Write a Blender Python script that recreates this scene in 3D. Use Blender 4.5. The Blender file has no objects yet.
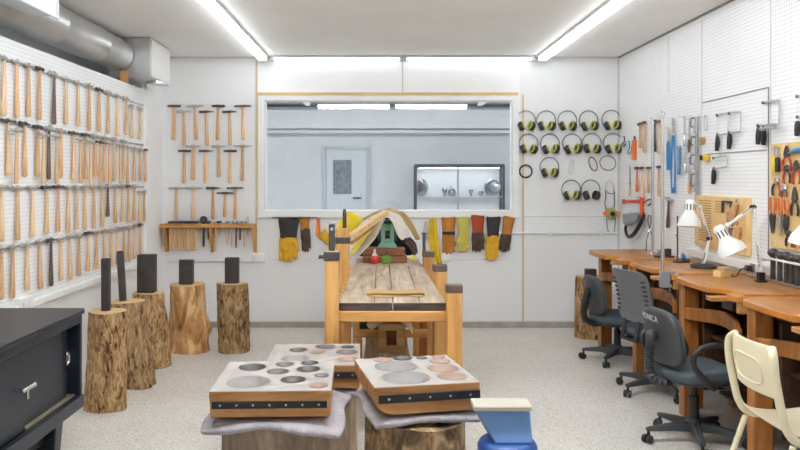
import bpy, bmesh, math, random
from mathutils import Vector, Matrix
PI = math.pi
R = math.radians
random.seed(7)
SC = bpy.context.scene
COL = SC.collection

# ------------------------------------------------------------------ materials
def nodes(name):
    m = bpy.data.materials.new(name)
    m.use_nodes = True
    nt = m.node_tree
    nt.nodes.clear()
    out = nt.nodes.new('ShaderNodeOutputMaterial')
    b = nt.nodes.new('ShaderNodeBsdfPrincipled')
    nt.links.new(b.outputs[0], out.inputs[0])
    def N(t, **kw):
        n = nt.nodes.new('ShaderNode' + t)
        for k, v in kw.items():
            setattr(n, k, v)
        return n
    return m, nt, b, N, nt.links.new

def c4(c):
    return (c[0], c[1], c[2], 1.0)

def srgb(r, g, b):
    f = lambda v: (v / 255 / 12.92) if v / 255 <= 0.04045 else ((v / 255 + 0.055) / 1.055) ** 2.4
    return (f(r), f(g), f(b))

def ramp(nt, stops):
    n = nt.nodes.new('ShaderNodeValToRGB')
    el = n.color_ramp.elements
    while len(el) > len(stops):
        el.remove(el[-1])
    while len(el) < len(stops):
        el.new(1.0)
    for e, (p, c) in zip(el, stops):
        e.position = p
        e.color = c4(c)
    return n

def coords(nt, N, L, scale, kind='Object', rnd=True):
    tc = N('TexCoord')
    mp = N('Mapping')
    mp.inputs['Scale'].default_value = scale
    L(tc.outputs[kind], mp.inputs[0])
    if rnd:
        oi = N('ObjectInfo')
        mul = N('Math', operation='MULTIPLY')
        L(oi.outputs['Random'], mul.inputs[0])
        mul.inputs[1].default_value = 37.0
        L(mul.outputs[0], mp.inputs['Location'])
    return mp.outputs[0]

def plain(name, col, rough=0.5, metal=0.0, var=0.12, scale=6.0, bump=0.0, bscale=60.0, spec=0.5, coat=0.0):
    m, nt, b, N, L = nodes(name)
    co = coords(nt, N, L, (1, 1, 1))
    nz = N('TexNoise')
    nz.inputs['Scale'].default_value = scale
    nz.inputs['Detail'].default_value = 5
    L(co, nz.inputs['Vector'])
    lo = tuple(x * (1 - var) for x in col)
    hi = tuple(min(1, x * (1 + var)) for x in col)
    r = ramp(nt, [(0.3, lo), (0.7, hi)])
    L(nz.outputs[0], r.inputs[0])
    L(r.outputs[0], b.inputs['Base Color'])
    b.inputs['Roughness'].default_value = rough
    b.inputs['Metallic'].default_value = metal
    b.inputs['Specular IOR Level'].default_value = spec
    b.inputs['Coat Weight'].default_value = coat
    if bump:
        n2 = N('TexNoise')
        n2.inputs['Scale'].default_value = bscale
        n2.inputs['Detail'].default_value = 4
        L(co, n2.inputs['Vector'])
        bp = N('Bump')
        bp.inputs['Strength'].default_value = bump
        bp.inputs['Distance'].default_value = 0.01
        L(n2.outputs[0], bp.inputs['Height'])
        L(bp.outputs[0], b.inputs['Normal'])
    return m

def wood(name, cols, axis=2, stretch=12.0, scale=2.2, rough=0.5, bump=0.15, coat=0.0, pos=(0.28, 0.5, 0.72)):
    m, nt, b, N, L = nodes(name)
    s = [stretch * scale] * 3
    s[axis] = scale
    co = coords(nt, N, L, tuple(s))
    nz = N('TexNoise')
    nz.inputs['Scale'].default_value = 1.0
    nz.inputs['Detail'].default_value = 6
    nz.inputs['Roughness'].default_value = 0.62
    nz.inputs['Distortion'].default_value = 0.7
    L(co, nz.inputs['Vector'])
    r = ramp(nt, list(zip(pos, cols)))
    L(nz.outputs[0], r.inputs[0])
    oi = N('ObjectInfo')
    hs = N('HueSaturation')
    mr = N('MapRange')
    mr.inputs['To Min'].default_value = 0.88
    mr.inputs['To Max'].default_value = 1.1
    L(oi.outputs['Random'], mr.inputs['Value'])
    L(mr.outputs[0], hs.inputs['Value'])
    L(r.outputs[0], hs.inputs['Color'])
    L(hs.outputs[0], b.inputs['Base Color'])
    b.inputs['Roughness'].default_value = rough
    b.inputs['Coat Weight'].default_value = coat
    b.inputs['Coat Roughness'].default_value = 0.25
    bp = N('Bump')
    bp.inputs['Strength'].default_value = bump
    bp.inputs['Distance'].default_value = 0.004
    L(nz.outputs[0], bp.inputs['Height'])
    L(bp.outputs[0], b.inputs['Normal'])
    return m

def bark(name, dark, mid, light, sc=30.0):
    # furrowed bark: stretched noise ridges broken by finer noise
    m, nt, b, N, L = nodes(name)
    co = coords(nt, N, L, (1, 1, 0.36))
    n1 = N('TexNoise')
    n1.inputs['Scale'].default_value = sc
    n1.inputs['Detail'].default_value = 5
    n1.inputs['Roughness'].default_value = 0.6
    n1.inputs['Distortion'].default_value = 0.8
    L(co, n1.inputs['Vector'])
    n2 = N('TexNoise')
    n2.inputs['Scale'].default_value = 9
    n2.inputs['Detail'].default_value = 4
    L(co, n2.inputs['Vector'])
    ma = N('Math', operation='MULTIPLY_ADD')
    ma.inputs[1].default_value = 0.35
    L(n2.outputs[0], ma.inputs[0])
    L(n1.outputs[0], ma.inputs[2])
    r = ramp(nt, [(0.50, dark), (0.62, mid), (0.82, light)])
    L(ma.outputs[0], r.inputs[0])
    L(r.outputs[0], b.inputs['Base Color'])
    b.inputs['Roughness'].default_value = 0.92
    b.inputs['Specular IOR Level'].default_value = 0.12
    bp = N('Bump')
    bp.inputs['Strength'].default_value = 1.0
    bp.inputs['Distance'].default_value = 0.025
    L(n1.outputs[0], bp.inputs['Height'])
    L(bp.outputs[0], b.inputs['Normal'])
    return m

def pegboard(name, ax, col, pitch=0.0254, rad=0.125, hole=0.3):
    # painted hardboard with a square grid of round holes; ax = the two world axes of the board
    m, nt, b, N, L = nodes(name)
    g = N('NewGeometry')
    sx = N('SeparateXYZ')
    L(g.outputs['Position'], sx.inputs[0])
    ds = []
    for a in ax:
        dv = N('Math', operation='DIVIDE')
        dv.inputs[1].default_value = pitch
        L(sx.outputs[a], dv.inputs[0])
        fl = N('Math', operation='FLOORED_MODULO')
        fl.inputs[1].default_value = 1.0
        L(dv.outputs[0], fl.inputs[0])
        sb = N('Math', operation='SUBTRACT')
        sb.inputs[1].default_value = 0.5
        L(fl.outputs[0], sb.inputs[0])
        pw = N('Math', operation='POWER')
        pw.inputs[1].default_value = 2.0
        ab = N('Math', operation='ABSOLUTE')
        L(sb.outputs[0], ab.inputs[0])
        L(ab.outputs[0], pw.inputs[0])
        ds.append(pw)
    ad = N('Math', operation='ADD')
    L(ds[0].outputs[0], ad.inputs[0])
    L(ds[1].outputs[0], ad.inputs[1])
    lt = N('Math', operation='LESS_THAN')
    lt.inputs[1].default_value = rad * rad
    L(ad.outputs[0], lt.inputs[0])
    nz = N('TexNoise')
    nz.inputs['Scale'].default_value = 1.7
    nz.inputs['Detail'].default_value = 6
    L(g.outputs['Position'], nz.inputs['Vector'])
    r = ramp(nt, [(0.3, tuple(x * 0.95 for x in col)), (0.7, col)])
    L(nz.outputs[0], r.inputs[0])
    mx = N('MixRGB')
    L(lt.outputs[0], mx.inputs[0])
    L(r.outputs[0], mx.inputs[1])
    mx.inputs[2].default_value = (hole, hole, hole * 1.03, 1)
    L(mx.outputs[0], b.inputs['Base Color'])
    b.inputs['Roughness'].default_value = 0.55
    b.inputs['Specular IOR Level'].default_value = 0.3
    return m

def emis(name, col, strength):
    m, nt, b, N, L = nodes(name)
    b.inputs['Base Color'].default_value = c4((0.8, 0.8, 0.8))
    b.inputs['Emission Color'].default_value = c4(col)
    b.inputs['Emission Strength'].default_value = strength
    return m

def pane_mat(name, tint, rough=0.0, refl=1.0):
    m = bpy.data.materials.new(name)
    m.use_nodes = True
    nt = m.node_tree
    nt.nodes.clear()
    out = nt.nodes.new('ShaderNodeOutputMaterial')
    t = nt.nodes.new('ShaderNodeBsdfTransparent')
    t.inputs[0].default_value = c4(tint)
    gl = nt.nodes.new('ShaderNodeBsdfGlossy')
    gl.inputs['Roughness'].default_value = rough
    gl.inputs[0].default_value = c4((refl, refl, refl))
    fr = nt.nodes.new('ShaderNodeFresnel')
    fr.inputs[0].default_value = 1.45
    mx = nt.nodes.new('ShaderNodeMixShader')
    nt.links.new(fr.outputs[0], mx.inputs[0])
    nt.links.new(t.outputs[0], mx.inputs[1])
    nt.links.new(gl.outputs[0], mx.inputs[2])
    nt.links.new(mx.outputs[0], out.inputs[0])
    return m

def floor_mat():
    m, nt, b, N, L = nodes('speckled_floor')
    g = N('NewGeometry')
    v = N('TexVoronoi')
    v.inputs['Scale'].default_value = 150
    L(g.outputs['Position'], v.inputs['Vector'])
    sp = N('SeparateColor')
    L(v.outputs['Color'], sp.inputs[0])
    r = ramp(nt, [(0.0, srgb(176, 166, 154)), (0.2, srgb(214, 208, 199)), (0.7, srgb(222, 217, 210)), (0.95, srgb(234, 231, 226))])
    L(sp.outputs[0], r.inputs[0])
    nz = N('TexNoise')
    nz.inputs['Scale'].default_value = 1.6
    nz.inputs['Detail'].default_value = 7
    L(g.outputs['Position'], nz.inputs['Vector'])
    r2 = ramp(nt, [(0.3, (0.86, 0.845, 0.82)), (0.65, (1, 1, 1))])
    L(nz.outputs[0], r2.inputs[0])
    mx = N('MixRGB', blend_type='MULTIPLY')
    mx.inputs[0].default_value = 0.7
    L(r.outputs[0], mx.inputs[1])
    L(r2.outputs[0], mx.inputs[2])
    L(mx.outputs[0], b.inputs['Base Color'])
    b.inputs['Roughness'].default_value = 0.42
    b.inputs['Specular IOR Level'].default_value = 0.35
    return m

WHITE = (0.91, 0.915, 0.92)
M = {}
M['floor'] = floor_mat()
M['peg_back'] = pegboard('peg_back', (0, 2), WHITE, rad=0.15, hole=0.22)
M['peg_side'] = pegboard('peg_side', (1, 2), WHITE)
M['white'] = plain('white_paint', WHITE, 0.6, var=0.03, scale=2)
M['ceil'] = plain('ceiling_paint', (0.89, 0.89, 0.89), 0.8, var=0.04, scale=1.2, bump=0.03, bscale=40)
M['trimwhite'] = plain('trim_white', (0.88, 0.875, 0.86), 0.4, var=0.03)
M['concrete'] = plain('concrete_curb', srgb(168, 164, 156), 0.85, var=0.18, scale=9, bump=0.2)
M['benchedge'] = wood('bench_edge_banding', [srgb(166, 100, 36), srgb(200, 126, 48), srgb(216, 146, 66)], axis=1, stretch=6, scale=2, rough=0.35, bump=0.05, coat=0.2)
M['strap'] = plain('blackened_strap', srgb(46, 45, 48), 0.5, 0.3, var=0.2, scale=14)
M['ironcap'] = plain('rusty_iron_cap', srgb(92, 76, 68), 0.6, 0.2, var=0.25, scale=14)
M['seam'] = plain('grey_seam', srgb(138, 134, 128), 0.8)  # flat grey for the panel joints and the ceiling lath
M['seam_soft'] = plain('board_joint', srgb(205, 204, 203), 0.7)
M['tan'] = wood('pale_tan_lath', [srgb(200, 164, 110), srgb(222, 188, 136), srgb(233, 205, 160)], axis=0, rough=0.6)
M['tanv'] = wood('pale_tan_lath_upright', [srgb(205, 178, 140), srgb(222, 198, 164), srgb(233, 215, 190)], axis=2, rough=0.6)
M['lamp'] = emis('fluorescent_lens', (0.90, 0.96, 1.0), 5.6)
M['lampcross'] = emis('cross_strip_lens', (0.90, 0.96, 1.0), 50.0)
M['lampfar'] = emis('added_far_room_lens', (1.0, 1.0, 1.0), 48.0)
M['lampdim'] = emis('fluorescent_tube', (0.95, 0.98, 1.0), 1.6)
M['lampcase'] = emis('display_light', (1, 1, 1), 6.0)
M['fixture'] = plain('fixture_enamel', (0.72, 0.72, 0.72), 0.4, var=0.03)
M['fixture_grey'] = plain('fixture_grey', srgb(176, 182, 190), 0.45, var=0.05)
M['galv'] = plain('galvanised_steel', (0.62, 0.625, 0.62), 0.36, 0.85, var=0.07, scale=5, bump=0.02, bscale=6)
M['grille'] = plain('white_register', (0.82, 0.82, 0.82), 0.45, var=0.03)
M['steel'] = plain('dull_steel', (0.52, 0.52, 0.52), 0.42, 0.7, var=0.2, scale=14)
M['chrome'] = plain('bright_steel', (0.66, 0.66, 0.66), 0.25, 0.95, var=0.08)
M['dsteel'] = plain('dark_steel', srgb(84, 81, 81), 0.45, 0.5, var=0.25, scale=14)
M['iron'] = plain('black_iron', srgb(70, 64, 63), 0.55, 0.3, var=0.25, scale=10, bump=0.08)
M['black'] = plain('black_plastic', (0.022, 0.022, 0.023), 0.45, var=0.2)
M['blacktape'] = plain('black_grip', (0.018, 0.018, 0.02), 0.5, var=0.2)
M['hickory'] = wood('hickory_handle', [srgb(200, 150, 104), srgb(220, 176, 130), srgb(232, 196, 154)], axis=2, stretch=9, scale=5, rough=0.5, bump=0.05)
M['hickory2'] = wood('hickory_handle_pale', [srgb(212, 170, 124), srgb(228, 192, 148), srgb(240, 210, 172)], axis=2, stretch=9, scale=5, rough=0.5, bump=0.05)
M['hickory3'] = wood('hickory_handle_reddish', [srgb(196, 146, 104), srgb(216, 170, 128), srgb(228, 188, 150)], axis=2, stretch=9, scale=5, rough=0.5, bump=0.05)
M['darkwood'] = wood('dark_handle', [srgb(72, 52, 44), srgb(104, 78, 66), srgb(134, 104, 88)], axis=2, stretch=9, scale=5, rough=0.5, bump=0.05)
M['timber'] = wood('yellow_pine_timber', [srgb(160, 106, 52), srgb(204, 150, 84), srgb(222, 174, 110)], axis=2, stretch=9, scale=1.6, rough=0.5, bump=0.08)
M['timberx'] = wood('yellow_pine_beam', [srgb(160, 106, 52), srgb(204, 150, 84), srgb(222, 174, 110)], axis=0, stretch=9, scale=1.6, rough=0.5, bump=0.08)
M['plank'] = wood('grey_worn_plank', [srgb(128, 106, 86), srgb(176, 155, 132), srgb(206, 189, 168)], axis=1, stretch=10, scale=1.8, rough=0.75, bump=0.25)
M['plankend'] = wood('dark_plank_end', [srgb(58, 48, 42), srgb(92, 76, 64), srgb(166, 134, 98)], axis=0, stretch=4, scale=4, rough=0.8, bump=0.2, pos=(0.4, 0.62, 0.75))
M['crate'] = wood('crate_wood', [srgb(150, 112, 68), srgb(184, 146, 94), srgb(206, 172, 122)], axis=0, stretch=8, scale=3, rough=0.7)
M['brownblock'] = wood('brown_block', [srgb(104, 62, 38), srgb(134, 84, 52), srgb(158, 108, 70)], axis=0, stretch=8, scale=3, rough=0.6)
M['bench'] = wood('varnished_bench_top', [srgb(160, 102, 50), srgb(192, 132, 72), srgb(212, 156, 96)], axis=1, stretch=6, scale=1.6, rough=0.34, bump=0.05, coat=0.25)
M['benchleg'] = wood('varnished_bench_leg', [srgb(110, 62, 24), srgb(158, 98, 42), srgb(190, 128, 64)], axis=2, stretch=8, scale=1.8, rough=0.42, bump=0.06, coat=0.15)
M['benchshade'] = wood('shaded_bench_board', [srgb(44, 26, 17), srgb(66, 40, 25), srgb(88, 56, 36)], axis=1, stretch=8, scale=1.8, rough=0.5, bump=0.06)  # dark brown paints the shade inside the benches onto the inner boards
M['block_end'] = wood('dapping_block_side', [srgb(136, 88, 48), srgb(182, 128, 74), srgb(210, 160, 106)], axis=0, stretch=7, scale=2.2, rough=0.6, bump=0.12)
M['block_top'] = plain('worn_grey_block_top', srgb(168, 160, 154), 0.7, var=0.10, scale=9, bump=0.1)
M['hollow'] = plain('brown_grey_hollow', srgb(104, 93, 88), 0.45, var=0.22, scale=12)
M['hollow_dark'] = plain('dark_brown_hollow', srgb(74, 63, 58), 0.45, var=0.25, scale=12)
M['hollow_pale'] = plain('pale_grey_hollow', srgb(144, 137, 134), 0.5, var=0.12, scale=9)
M['hollow_tan'] = plain('tan_brown_hollow', srgb(160, 132, 114), 0.5, var=0.2, scale=12)
M['felt'] = plain('grey_felt', srgb(176, 168, 171), 0.98, var=0.14, scale=18, bump=0.7, bscale=120, spec=0.1)
M['bark'] = bark('rough_bark', srgb(88, 62, 42), srgb(166, 126, 84), srgb(218, 184, 138), 46)
M['bark2'] = bark('rough_bark_dark', srgb(78, 58, 42), srgb(146, 114, 80), srgb(198, 166, 124), 40)
M['cut'] = wood('cut_stump_top', [srgb(198, 158, 110), srgb(220, 184, 136), srgb(234, 204, 160)], axis=0, stretch=2, scale=8, rough=0.8, bump=0.2)
M['carved'] = wood('peeled_trunk', [srgb(132, 86, 48), srgb(200, 148, 92), srgb(234, 196, 146)], axis=2, stretch=3, scale=4, rough=0.6, bump=0.3, pos=(0.34, 0.5, 0.62))
M['stumpgrey'] = wood('grey_weathered_trunk', [srgb(104, 88, 74), srgb(146, 126, 106), srgb(178, 158, 136)], axis=2, stretch=3, scale=4, rough=0.8, bump=0.3)
M['stumpmot'] = wood('mottled_debarked_trunk', [srgb(88, 66, 48), srgb(150, 120, 86), srgb(206, 174, 126)], axis=2, stretch=2.6, scale=5, rough=0.8, bump=0.3, pos=(0.42, 0.52, 0.6))
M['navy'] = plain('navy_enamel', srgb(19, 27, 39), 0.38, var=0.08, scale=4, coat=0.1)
M['navyshade'] = plain('navy_enamel_shaded', srgb(16, 20, 28), 0.5, var=0.1)  # darker navy puts the shade of the recessed cabinet parts into the colour
M['brass'] = plain('worn_aluminium_track', srgb(178, 164, 134), 0.4, 0.6, var=0.15)
M['blue'] = plain('blue_cast_paint_lit', srgb(112, 150, 204), 0.4, var=0.06, scale=5)  # paler blue: light on the upturned vise body put into the colour
M['bluedk'] = plain('deep_blue_cast_paint', srgb(36, 84, 154), 0.4, var=0.06, scale=5)
M['ivory'] = plain('ivory_cover', srgb(186, 179, 162), 0.5, var=0.05)
M['cream'] = plain('cream_plastic', srgb(234, 222, 190), 0.42, var=0.03, scale=3)
M['chair'] = plain('charcoal_plastic', srgb(62, 64, 66), 0.5, var=0.06, scale=12)
M['chairmid'] = plain('grey_slotted_plastic', srgb(104, 106, 108), 0.36, var=0.06, scale=8)
M['fabric'] = plain('slate_fabric', srgb(82, 90, 95), 0.95, var=0.1, scale=90, bump=0.2, bscale=300, spec=0.2)
M['lampwhite'] = plain('white_lamp_enamel', (0.86, 0.86, 0.85), 0.35, var=0.02)
M['yglove'] = plain('yellow_leather', srgb(222, 170, 42), 0.85, var=0.14, scale=18, bump=0.3, bscale=60)
M['tglove'] = plain('tan_leather', srgb(184, 122, 52), 0.85, var=0.16, scale=18, bump=0.3, bscale=60)
M['gglove'] = plain('yellow_green_leather', srgb(202, 188, 88), 0.85, var=0.1, scale=18, bump=0.3, bscale=60)
M['bglove'] = plain('black_leather', srgb(52, 50, 52), 0.8, var=0.2, scale=18, bump=0.3, bscale=60)
M['brglove'] = plain('stained_brown_leather', srgb(82, 62, 54), 0.8, var=0.25, scale=18, bump=0.3, bscale=60)
M['rglove'] = plain('rust_red_leather', srgb(176, 76, 44), 0.85, var=0.12, scale=18, bump=0.3, bscale=60)
M['orange'] = plain('orange_fabric', srgb(236, 128, 52), 0.7, var=0.08)
M['ycloth'] = plain('yellow_cloth', srgb(228, 196, 48), 0.85, var=0.12, scale=10, bump=0.3, bscale=30)
M['wcloth'] = plain('off_white_canvas', srgb(212, 206, 194), 0.9, var=0.06, scale=8, bump=0.3, bscale=30)
M['tcloth'] = plain('tan_leather_sheet', srgb(166, 134, 84), 0.85, var=0.14, scale=8, bump=0.3, bscale=30)
M['dshade'] = plain('dark_shade_sheet', srgb(38, 36, 38), 0.8, var=0.2)
M['millgreen'] = plain('mill_green_paint', srgb(136, 182, 156), 0.45, var=0.06)
M['milldark'] = plain('mill_dark_green_paint', srgb(50, 84, 76), 0.5, var=0.1)
M['green'] = plain('green_jar', srgb(98, 138, 44), 0.35, var=0.1)
M['red'] = plain('red_jar', srgb(206, 56, 34), 0.3, var=0.06)
M['clear'] = plain('clear_lid', srgb(214, 202, 196), 0.2, var=0.05)
M['paper'] = plain('brown_paper', srgb(224, 208, 178), 0.8, var=0.08)
M['roll'] = plain('tan_hide_roll', srgb(176, 144, 96), 0.8, var=0.12, bump=0.2)
M['muff'] = plain('dark_earcup', srgb(48, 50, 52), 0.4, var=0.12)
M['muffbrown'] = plain('brown_earcup', srgb(66, 52, 54), 0.4, var=0.12)
M['muffy'] = plain('yellow_ear_cushion', srgb(196, 188, 74), 0.6, var=0.1)
M['mask'] = plain('olive_mask', srgb(176, 166, 100), 0.6, var=0.12)
M['greyplast'] = plain('grey_plastic', srgb(140, 142, 146), 0.5, var=0.06)
M['redorange'] = plain('red_orange_paint', srgb(222, 80, 38), 0.45, var=0.06)
M['toolblue'] = plain('blue_grip', srgb(58, 130, 186), 0.4, var=0.08)
M['toolyel'] = plain('yellow_grip', srgb(230, 194, 40), 0.4, var=0.05)
M['toolred'] = plain('red_grip', srgb(176, 58, 44), 0.4, var=0.08)
M['toolora'] = plain('orange_grip', srgb(218, 116, 52), 0.45, var=0.08)
M['ply'] = wood('plywood_panel', [srgb(216, 178, 118), srgb(228, 194, 136), srgb(236, 206, 152)], axis=1, stretch=5, scale=2, rough=0.6, bump=0.03)
M['slotshade'] = plain('panel_slot_shade', srgb(170, 128, 76), 0.8)  # darker strips paint the shade inside the panel slots
M['farwall'] = plain('pale_blue_grey_wall', srgb(220, 222, 223), 0.7, var=0.04, scale=3)
M['farceil'] = plain('blue_grey_ceiling', srgb(196, 202, 206), 0.8, var=0.05)
M['fardoor'] = plain('far_door_paint', srgb(212, 216, 219), 0.5, var=0.03)
M['farpane'] = plain('dim_wired_pane', srgb(120, 128, 134), 0.3, var=0.35, scale=9)
M['caseblack'] = plain('case_black_frame', (0.03, 0.032, 0.035), 0.4, var=0.1)
M['silver'] = plain('silver_ware', (0.42, 0.43, 0.44), 0.25, 0.9, var=0.15)
M['glass'] = pane_mat('window_glass', (0.92, 0.95, 0.985), 0.0, 0.9)
M['caseglass'] = pane_mat('case_glass', (0.96, 0.97, 0.98), 0.0, 0.7)
M['letter'] = plain('white_paint_marks', srgb(196, 198, 200), 0.7, var=0.05)
M['pipe'] = plain('painted_conduit', (0.80, 0.80, 0.80), 0.45, var=0.04)

# ------------------------------------------------------------------ mesh building
class MB:
    def __init__(s):
        s.bm = bmesh.new()
    def add(s, verts, faces):
        vs = [s.bm.verts.new(v) for v in verts]
        for f in faces:
            try:
                s.bm.faces.new([vs[i] for i in f])
            except ValueError:
                pass
        return vs
    def box(s, x0, x1, y0, y1, z0, z1, mtx=None):
        v = [(x, y, z) for x in (x0, x1) for y in (y0, y1) for z in (z0, z1)]
        if mtx:
            v = [mtx @ Vector(p) for p in v]
        s.add(v, [(0, 1, 3, 2), (4, 6, 7, 5), (0, 4, 5, 1), (2, 3, 7, 6), (0, 2, 6, 4), (1, 5, 7, 3)])
        return s
    def beam(s, a, b, w, h, up=(0, 0, 1)):
        a, b = Vector(a), Vector(b)
        d = (b - a).normalized()
        u = Vector(up)
        if abs(d.dot(u)) > 0.98:
            u = Vector((0, 1, 0))
        sx = d.cross(u).normalized()
        u = sx.cross(d).normalized()
        v = []
        for p in (a, b):
            for i, j in ((-1, -1), (1, -1), (1, 1), (-1, 1)):
                v.append(p + sx * (i * w / 2) + u * (j * h / 2))
        s.add(v, [(0, 1, 2, 3), (4, 7, 6, 5), (0, 4, 5, 1), (1, 5, 6, 2), (2, 6, 7, 3), (3, 7, 4, 0)])
        return s
    def loft(s, rings, cap=True, closed=True):
        n = len(rings[0])
        vs = [[s.bm.verts.new(p) for p in r] for r in rings]
        for a, b in zip(vs, vs[1:]):
            for i in range(n if closed else n - 1):
                j = (i + 1) % n
                s.bm.faces.new((a[i], a[j], b[j], b[i]))
        if cap and closed:
            s.bm.faces.new(list(reversed(vs[0])))
            s.bm.faces.new(vs[-1])
        return s
    def tube(s, pts, r, n=8, cap=True, sq=1.0, up=(0, 0, 1), loop=False):
        pts = [Vector(p) for p in pts]
        rs = r if isinstance(r, (list, tuple)) else [r] * len(pts)
        rings = []
        ref = None
        for i, p in enumerate(pts):
            if loop:
                d = pts[(i + 1) % len(pts)] - pts[i - 1]
            else:
                d = pts[min(i + 1, len(pts) - 1)] - pts[max(i - 1, 0)]
            d.normalize()
            if ref is None:
                u = Vector(up)
                if abs(d.dot(u)) > 0.95:
                    u = Vector((0, 1, 0)) if abs(d.y) < 0.9 else Vector((1, 0, 0))
                ref = u
            a = ref - d * ref.dot(d)
            if a.length < 1e-6:
                a = d.orthogonal()
            a.normalize()
            ref = a
            b = d.cross(a)
            rings.append([p + a * (math.cos(2 * PI * k / n) * rs[i]) + b * (math.sin(2 * PI * k / n) * rs[i] * sq) for k in range(n)])
        if loop:
            rings.append(rings[0])
            vs = [[s.bm.verts.new(q) for q in r_] for r_ in rings[:-1]]
            m = len(vs)
            for i in range(m):
                a, b = vs[i], vs[(i + 1) % m]
                for k in range(n):
                    j = (k + 1) % n
                    s.bm.faces.new((a[k], a[j], b[j], b[k]))
            return s
        return s.loft(rings, cap)
    def cyl(s, a, b, r0, r1=None, n=16):
        return s.tube([a, b], [r0, r0 if r1 is None else r1], n)
    def lathe(s, prof, n=24, axis='z', c=(0, 0, 0), cap=True):
        rings = []
        for r, h in prof:
            ring = []
            for k in range(n):
                t = 2 * PI * k / n
                x, y = r * math.cos(t), r * math.sin(t)
                p = {'z': (x, y, h), 'x': (h, x, y), 'y': (y, h, x)}[axis]
                ring.append((p[0] + c[0], p[1] + c[1], p[2] + c[2]))
            rings.append(ring)
        return s.loft(rings, cap)
    def ball(s, c, r, n=14, sc=(1, 1, 1), mtx=None):
        rings = []
        m = max(5, n // 2)
        for i in range(1, m):
            t = PI * i / m
            ring = []
            for k in range(n):
                p = Vector((r * math.sin(t) * math.cos(2 * PI * k / n) * sc[0], r * math.sin(t) * math.sin(2 * PI * k / n) * sc[1], -r * math.cos(t) * sc[2]))
                if mtx:
                    p = mtx @ p
                ring.append(p + Vector(c))
            rings.append(ring)
        return s.loft(rings)
    def prism(s, pts, z0, z1):
        n = len(pts)
        v = [(p[0], p[1], z0) for p in pts] + [(p[0], p[1], z1) for p in pts]
        f = [tuple(range(n - 1, -1, -1)), tuple(range(n, 2 * n))]
        for i in range(n):
            j = (i + 1) % n
            f.append((i, j, n + j, n + i))
        s.add(v, f)
        return s
    def prism_ax(s, pts, h0, h1, ax):
        # pts in the plane of the two other axes
        n = len(pts)
        def mk(p, h):
            return {'x': (h, p[0], p[1]), 'y': (p[0], h, p[1]), 'z': (p[0], p[1], h)}[ax]
        v = [mk(p, h0) for p in pts] + [mk(p, h1) for p in pts]
        f = [tuple(range(n)), tuple(range(2 * n - 1, n - 1, -1))]
        for i in range(n):
            j = (i + 1) % n
            f.append((i, n + i, n + j, j))
        s.add(v, f)
        return s
    def sheet(s, rows):
        # rows of points -> open grid
        vs = [[s.bm.verts.new(p) for p in r] for r in rows]
        for a, b in zip(vs, vs[1:]):
            for i in range(len(a) - 1):
                s.bm.faces.new((a[i], a[i + 1], b[i + 1], b[i]))
        return s
    def xf(s, mtx):
        bmesh.ops.transform(s.bm, matrix=mtx, verts=s.bm.verts[:])
        return s
    def build(s, name, mat, parent=None, bevel=0.0, seg=2, smooth=40, world=False, solid=0.0, sub=0, remesh=0.0, off=0.0):
        bmesh.ops.recalc_face_normals(s.bm, faces=s.bm.faces[:])
        if world and parent is not None:
            bmesh.ops.transform(s.bm, matrix=wm(parent).inverted(), verts=s.bm.verts[:])
        me = bpy.data.meshes.new(name)
        s.bm.to_mesh(me)
        s.bm.free()
        mats = mat if isinstance(mat, list) else [mat]
        for q in mats:
            me.materials.append(q)
        if smooth:
            for p in me.polygons:
                p.use_smooth = True
            me.set_sharp_from_angle(angle=R(smooth))
        o = bpy.data.objects.new(name, me)
        COL.objects.link(o)
        if parent is not None:
            o.parent = parent
        if remesh:
            md = o.modifiers.new('remesh', 'REMESH')
            md.mode = 'VOXEL'
            md.voxel_size = remesh
            md.use_smooth_shade = True
            ms = o.modifiers.new('smooth', 'SMOOTH')
            ms.iterations = 4
        if solid:
            md = o.modifiers.new('solid', 'SOLIDIFY')
            md.thickness = solid
            md.offset = off
        if bevel:
            md = o.modifiers.new('bevel', 'BEVEL')
            md.width = bevel
            md.segments = seg
            md.limit_method = 'ANGLE'
            md.angle_limit = R(38)
            md.harden_normals = False
        if sub:
            md = o.modifiers.new('sub', 'SUBSURF')
            md.levels = sub
            md.render_levels = sub
        return o

def wm(o):
    m = o.matrix_basis.copy()
    p = o.parent
    while p is not None:
        m = p.matrix_basis @ m
        p = p.parent
    return m

def tag(o, label, cat, group=None, kind=None):
    o['label'] = label
    o['category'] = cat
    if group:
        o['group'] = group
    if kind:
        o['kind'] = kind
    return o

def thing(name, label, cat, loc=(0, 0, 0), rotz=0.0, group=None):
    o = bpy.data.objects.new(name, None)
    o.empty_display_size = 0.05
    COL.objects.link(o)
    o.location = loc
    o.rotation_euler = (0, 0, rotz)
    return tag(o, label, cat, group)

def struct(name, mb, mat, bevel=0.0, parent=None, smooth=0):
    o = mb.build(name, mat, parent, bevel=bevel, smooth=smooth)
    if parent is None:
        o['kind'] = 'structure'
    return o

def kids(o):
    return [c for c in bpy.data.objects if c.parent == o]

def dup(root, loc, rot=None, label=None, group=None):
    r = root.copy()
    COL.objects.link(r)
    r.location = loc
    if rot is not None:
        r.rotation_euler = rot if isinstance(rot, tuple) else (0, 0, rot)
    if label:
        r['label'] = label
    if group:
        r['group'] = group
    def rec(src, dst):
        for ch in list(src.children):
            c = ch.copy()
            COL.objects.link(c)
            c.parent = dst
            rec(ch, c)
    rec(root, r)
    return r

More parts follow.
